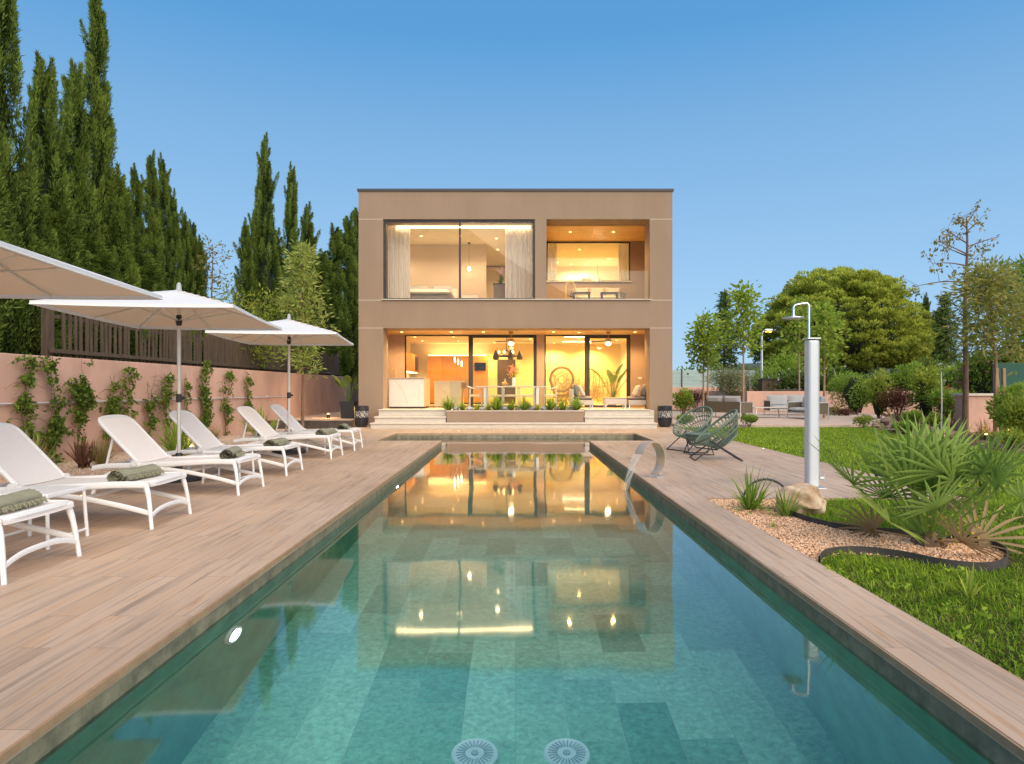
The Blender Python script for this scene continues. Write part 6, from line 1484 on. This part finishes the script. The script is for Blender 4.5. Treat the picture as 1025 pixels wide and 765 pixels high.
# shrubs along the back
W5 = (m_flowerwhite, 70, .07); 
B_ = [
 ('green_shrub','yellow green foliage above the mesh fence next to the house',(px(692,44),44,-.06),(2.6,1.5,2.5),3800,m_leafgreen,.22,.1,None),
 ('green_shrub','dark foliage beyond the mesh fence below the tall conifer',(px(742,46),46,-.06),(2.6,1.5,2.7),3800,m_leafdark,.22,.1,None),
 ('flowering_shrub','white flowered shrub behind the pink wall under the big pine',(px(808,37),37,-.06),(2.4,1.3,2.6),5200,m_leafdark,.16,.08,(m_flowerwhite,90,.09)),
 ('green_shrub','mid green shrub behind the pink wall, left of the shower column top',(px(778,39.5),39.5,-.06),(1.8,1.2,2.7),3600,m_leafgreen,.18,.08,(m_flowerwhite,30,.09)),
 ('green_shrub','dark shrub behind the pink wall right of the shower column',(px(868,40),40,-.06),(2.4,1.3,2.3),4200,m_leafdark,.18,.08,None),
 ('green_shrub','bright green shrub behind the pink wall below the right side of the pine',(px(905,38),38,-.06),(1.9,1.3,2.1),3800,m_leafgreen,.17,.08,None),
 ('green_shrub','tall dark shrub below the dark pointed conifer',(px(938,42),42,-.06),(2.3,1.3,3.0),4200,m_leafdark,.2,.09,None),
 ('green_shrub','dense olive green foliage right of the big pine above the wall',(px(985,36),36,-.06),(3.0,1.4,3.0),4600,m_leafolive,.2,.08,None),
 ('round_shrub','rounded light green shrub on a short trunk in front of the pink wall',(px(856,30),30,-.03),(1.25,1.0,2.0),4200,m_leafgreen,.12,.05,None),
 ('citrus_shrub','yellow green young citrus by the patio corner',(px(880,26),26,-.03),(.55,.5,1.75),1500,m_leaflime,.12,.07,None),
 ('red_grass','dusky red feathery grass clump before the pink wall',(px(899,25.5),25.5,-.03),(.75,.6,1.25),2200,m_leafred,.2,.02,None),
 ('citrus_shrub','taller yellow green citrus with bright top shoots',(px(926,22.5),22.5,-.03),(.60,.55,2.05),2300,m_leaflime,.13,.08,None),
 ('oleander','oleander with red flowers in front of the sparse tall tree',(px(952,21.5),21.5,-.03),(.62,.55,1.35),2300,m_leafgreen,.14,.035,(m_flowerred,10,.09)),
 ('flowering_shrub','rounded shrub dotted with white flowers above the pink wall',(px(952,29),29,-.03),(1.15,.9,2.35),4000,m_leafgreen,.13,.07,(m_flowerwhite,70,.10)),
 ('bougainvillea','bougainvillea with purple and pink flowers above the green screen',(px(985,22.5),22.5,-.03),(.95,.8,2.75),4200,m_leafgreen,.11,.06,(m_flowerpink,70,.09)),
 ('bougainvillea','pink flowered bougainvillea spreading at the right edge over the green screen',(px(1018,22.0),22.0,.5),(1.1,.8,2.5),3600,m_leafgreen,.11,.06,(m_flowerpink,90,.09)),
 ('broad_shrub','dense green shrub at the right edge below the green screen',(px(1017,16.0),16.0,-.03),(.62,.55,1.32),3200,m_leafgreen,.13,.04,None),
 ('broad_shrub','yellow green shrub at the right edge in front of the dense green one',(px(1031,14.0),14.0,-.03),(.55,.5,1.15),2400,m_leaflime,.13,.04,None),
 ('red_shrub','shrub with red flowers beside the right wall of the house',(px(683,26),26,-.03),(.42,.4,1.3),1800,m_leafgreen,.1,.05,(m_flowerred,8,.08)),
 ('low_shrub','low green shrub at the foot of the right pier of the house',(px(684,21.8),21.8,-.03),(.35,.3,.42),900,m_leafgreen,.08,.04,None),
 ('red_grass','dark red grass clump by the far pink wall left of the patio trees',(px(697,36),36,-.03),(.7,.5,1.1),1500,m_leafred,.2,.02,None),
 ('low_shrub','green clump between the young trees near the house',(px(716,36),36,-.03),(.6,.5,.8),1300,m_leafgreen,.14,.05,None),
 ('low_shrub','small round green shrub at the patio edge before the left sofa',(px(750,21.3),21.3,-.03),(.30,.28,.42),1000,m_leafgreen,.06,.03,None),
 ('low_shrub','small loose green plant at the patio edge right of the shower',(px(864,21.0),21.0,-.03),(.28,.25,.42),600,m_leaflime,.09,.03,None),
 ('low_shrub','yellow flowering plant lit by the garden light at the right edge',(px(1012,13.4),13.4,-.03),(.34,.3,.42),1000,m_leaflime,.08,.03,None),
 ('low_shrub','low tan plant at the wall foot right of the shower column',(px(833,29),29,-.03),(.4,.3,.45),700,m_leaftan,.1,.03,None),
 ('low_shrub','low reddish plant at the wall foot beside the tan one',(px(846,28.6),28.6,-.03),(.35,.3,.38),600,m_leafred,.1,.03,None),
]
for k, (nm, lab, loc, r, n, m, lf, wf, fl) in enumerate(B_):
    bush(nm, lab, loc, r, n, m, 700+k, lf, wf, 16 if r[2] > 1 else 9, fl, upr=.9 if 'grass' in nm else .25, core=r[2] > 1.5)
rosette('reed_clump', 'tall yellow green reeds behind the citrus and the pink wall', (px(929,34.5), 34.5, -.03), 80, 2.7, .06, m_leaflime, 760, (55,88), .5, cat='reeds')
rosette('grass_tuft', 'yellowing grass tuft at the base of the wooden stakes', (px(985,16.4), 16.4, -.03), 160, .55, .010, m_leaftan, 761, (30,88), .7, part='blades')
rosette('grass_tuft', 'green grass tuft right of the wooden stakes', (px(1015,15.2), 15.2, -.03), 160, .5, .010, m_leaflime, 762, (30,88), .7, part='blades')
t = thing('young_sapling', 'thin pale staked sapling in front of the oleander', 'sapling', (px(942,17.5), 17.5, -.03)); b = MB(); b.tube([(0,0,0),(.02,0,.9),(.0,0,1.75)], [.022,.018,.012], 6); b.build('stem', m_alupole, t); rr=np.random.default_rng(4); P=rr.normal(size=(60,3))*np.array([.2,.15,.2])+np.array([0,0,1.6]); leaves('leaves', P, rr.normal(size=(60,3)), .11, .05, rr.uniform(0,1,60), m_leafgreen, t, rr)
for k, (nm, lab, loc, r, n, m, lf, wf, fl) in enumerate([
 ('green_shrub','light green shrub showing between the street lamp and the shower pipe',(px(786,41),41,-.06),(2.0,1.2,3.6),4200,m_leafgreen,.22,.09,None),
 ('green_shrub','sunny yellow green shrub behind the wall right of the round light green one',(px(888,35.5),35.5,-.06),(1.4,1.0,2.2),3600,m_leaflime,.16,.07,None),
 ('green_shrub','leafy shrub filling the wall top left of the tall citrus',(px(915,35),35,-.06),(1.3,1.0,2.6),3600,m_leafgreen,.16,.07,None),
 ('green_shrub','pale green shrub behind the wall beneath the left skirt of the pine',(px(836,38.5),38.5,-.06),(1.7,1.1,2.4),3800,m_leafgreen,.18,.08,None),
 ('green_shrub','broad leafy shrub behind the low wall end at the right',(px(975,27),27,-.06),(1.4,1.0,2.5),3600,m_leafgreen,.15,.07,None),
 ('low_shrub','small bright green plant among the rocks right of the red grass',(px(912,21.2),21.2,-.03),(.4,.35,.55),1000,m_leafgreen,.09,.04,None),
 ('low_shrub','small yellowish plant among the rocks left of the oleander',(px(936,19.8),19.8,-.03),(.35,.3,.5),900,m_leaflime,.08,.04,None),
 ('low_shrub','low leafy plant at the far lawn edge behind the palm',(px(905,18.2),18.2,-.03),(.4,.3,.36),900,m_leafgreen,.08,.035,None),
]): bush(nm, lab, loc, r, n, m, 800+k, lf, wf, 14, fl, core=r[2] > 2.0)
# rocks in the planting bed
rr = random.Random(12); rk = MB()
spots = [(879,21.5),(890,22.6),(903,21.8),(915,20.5),(926,19.6),(896,19.2),(910,18.4),(938,18.0),(921,17.6),(950,17.0),(932,16.4),(861,24.0),(870,25),(887,24.2)]
ord_ = ['first','second','third','fourth','fifth','sixth','seventh','eighth','ninth','tenth','eleventh','twelfth','thirteenth','fourteenth']
for k, (x, Y) in enumerate(sorted(spots)):
    b = MB(); s_ = rr.uniform(.14,.27); b.blob((0,0,s_*.4), (s_*1.25,s_*.9,s_*.7), 8, k, .22)
    one(b, 'bed_rock', m_rock, ord_[k]+' brown rock from the left in the planting bed behind the lawn', 'rock', 'brown rocks in the planting bed', smooth=True, loc=(px(x,Y),Y,-.04), rz=rr.uniform(0,6))
o = pebbles('mulch', lambda n, rr: (lambda P: P[(P[:,0] > np.interp(P[:,1],[11.6,12.8,14.5,16,18.5,21,22.6,26,30],[9.7,9.4,9.7,10.3,10.4,11.4,12,14.6,16.2]))])(np.stack([rr.uniform(9.3,22,n), rr.uniform(11.6,32.5,n)],1)), 9000, .02, .06, leafmat('mulch_chips', (.09,.045,.028), (.28,.18,.12), 0, .9), -.03, 14); setting(o, 'stuff', 'brown mulch and stone chips in the planting bed')
uplight((px(1010,13.6), 13.6, -.03), 'small lit garden light at the right edge in front of the shrubs', 4)
uplight((px(1011,18.0), 18.0, -.03), 'small lit garden light behind the yellow plant at the right edge', 4)
uplight((px(950,17.6), 16.2, -.03), 'small lit garden light in the planting bed seen through the palm', 3)
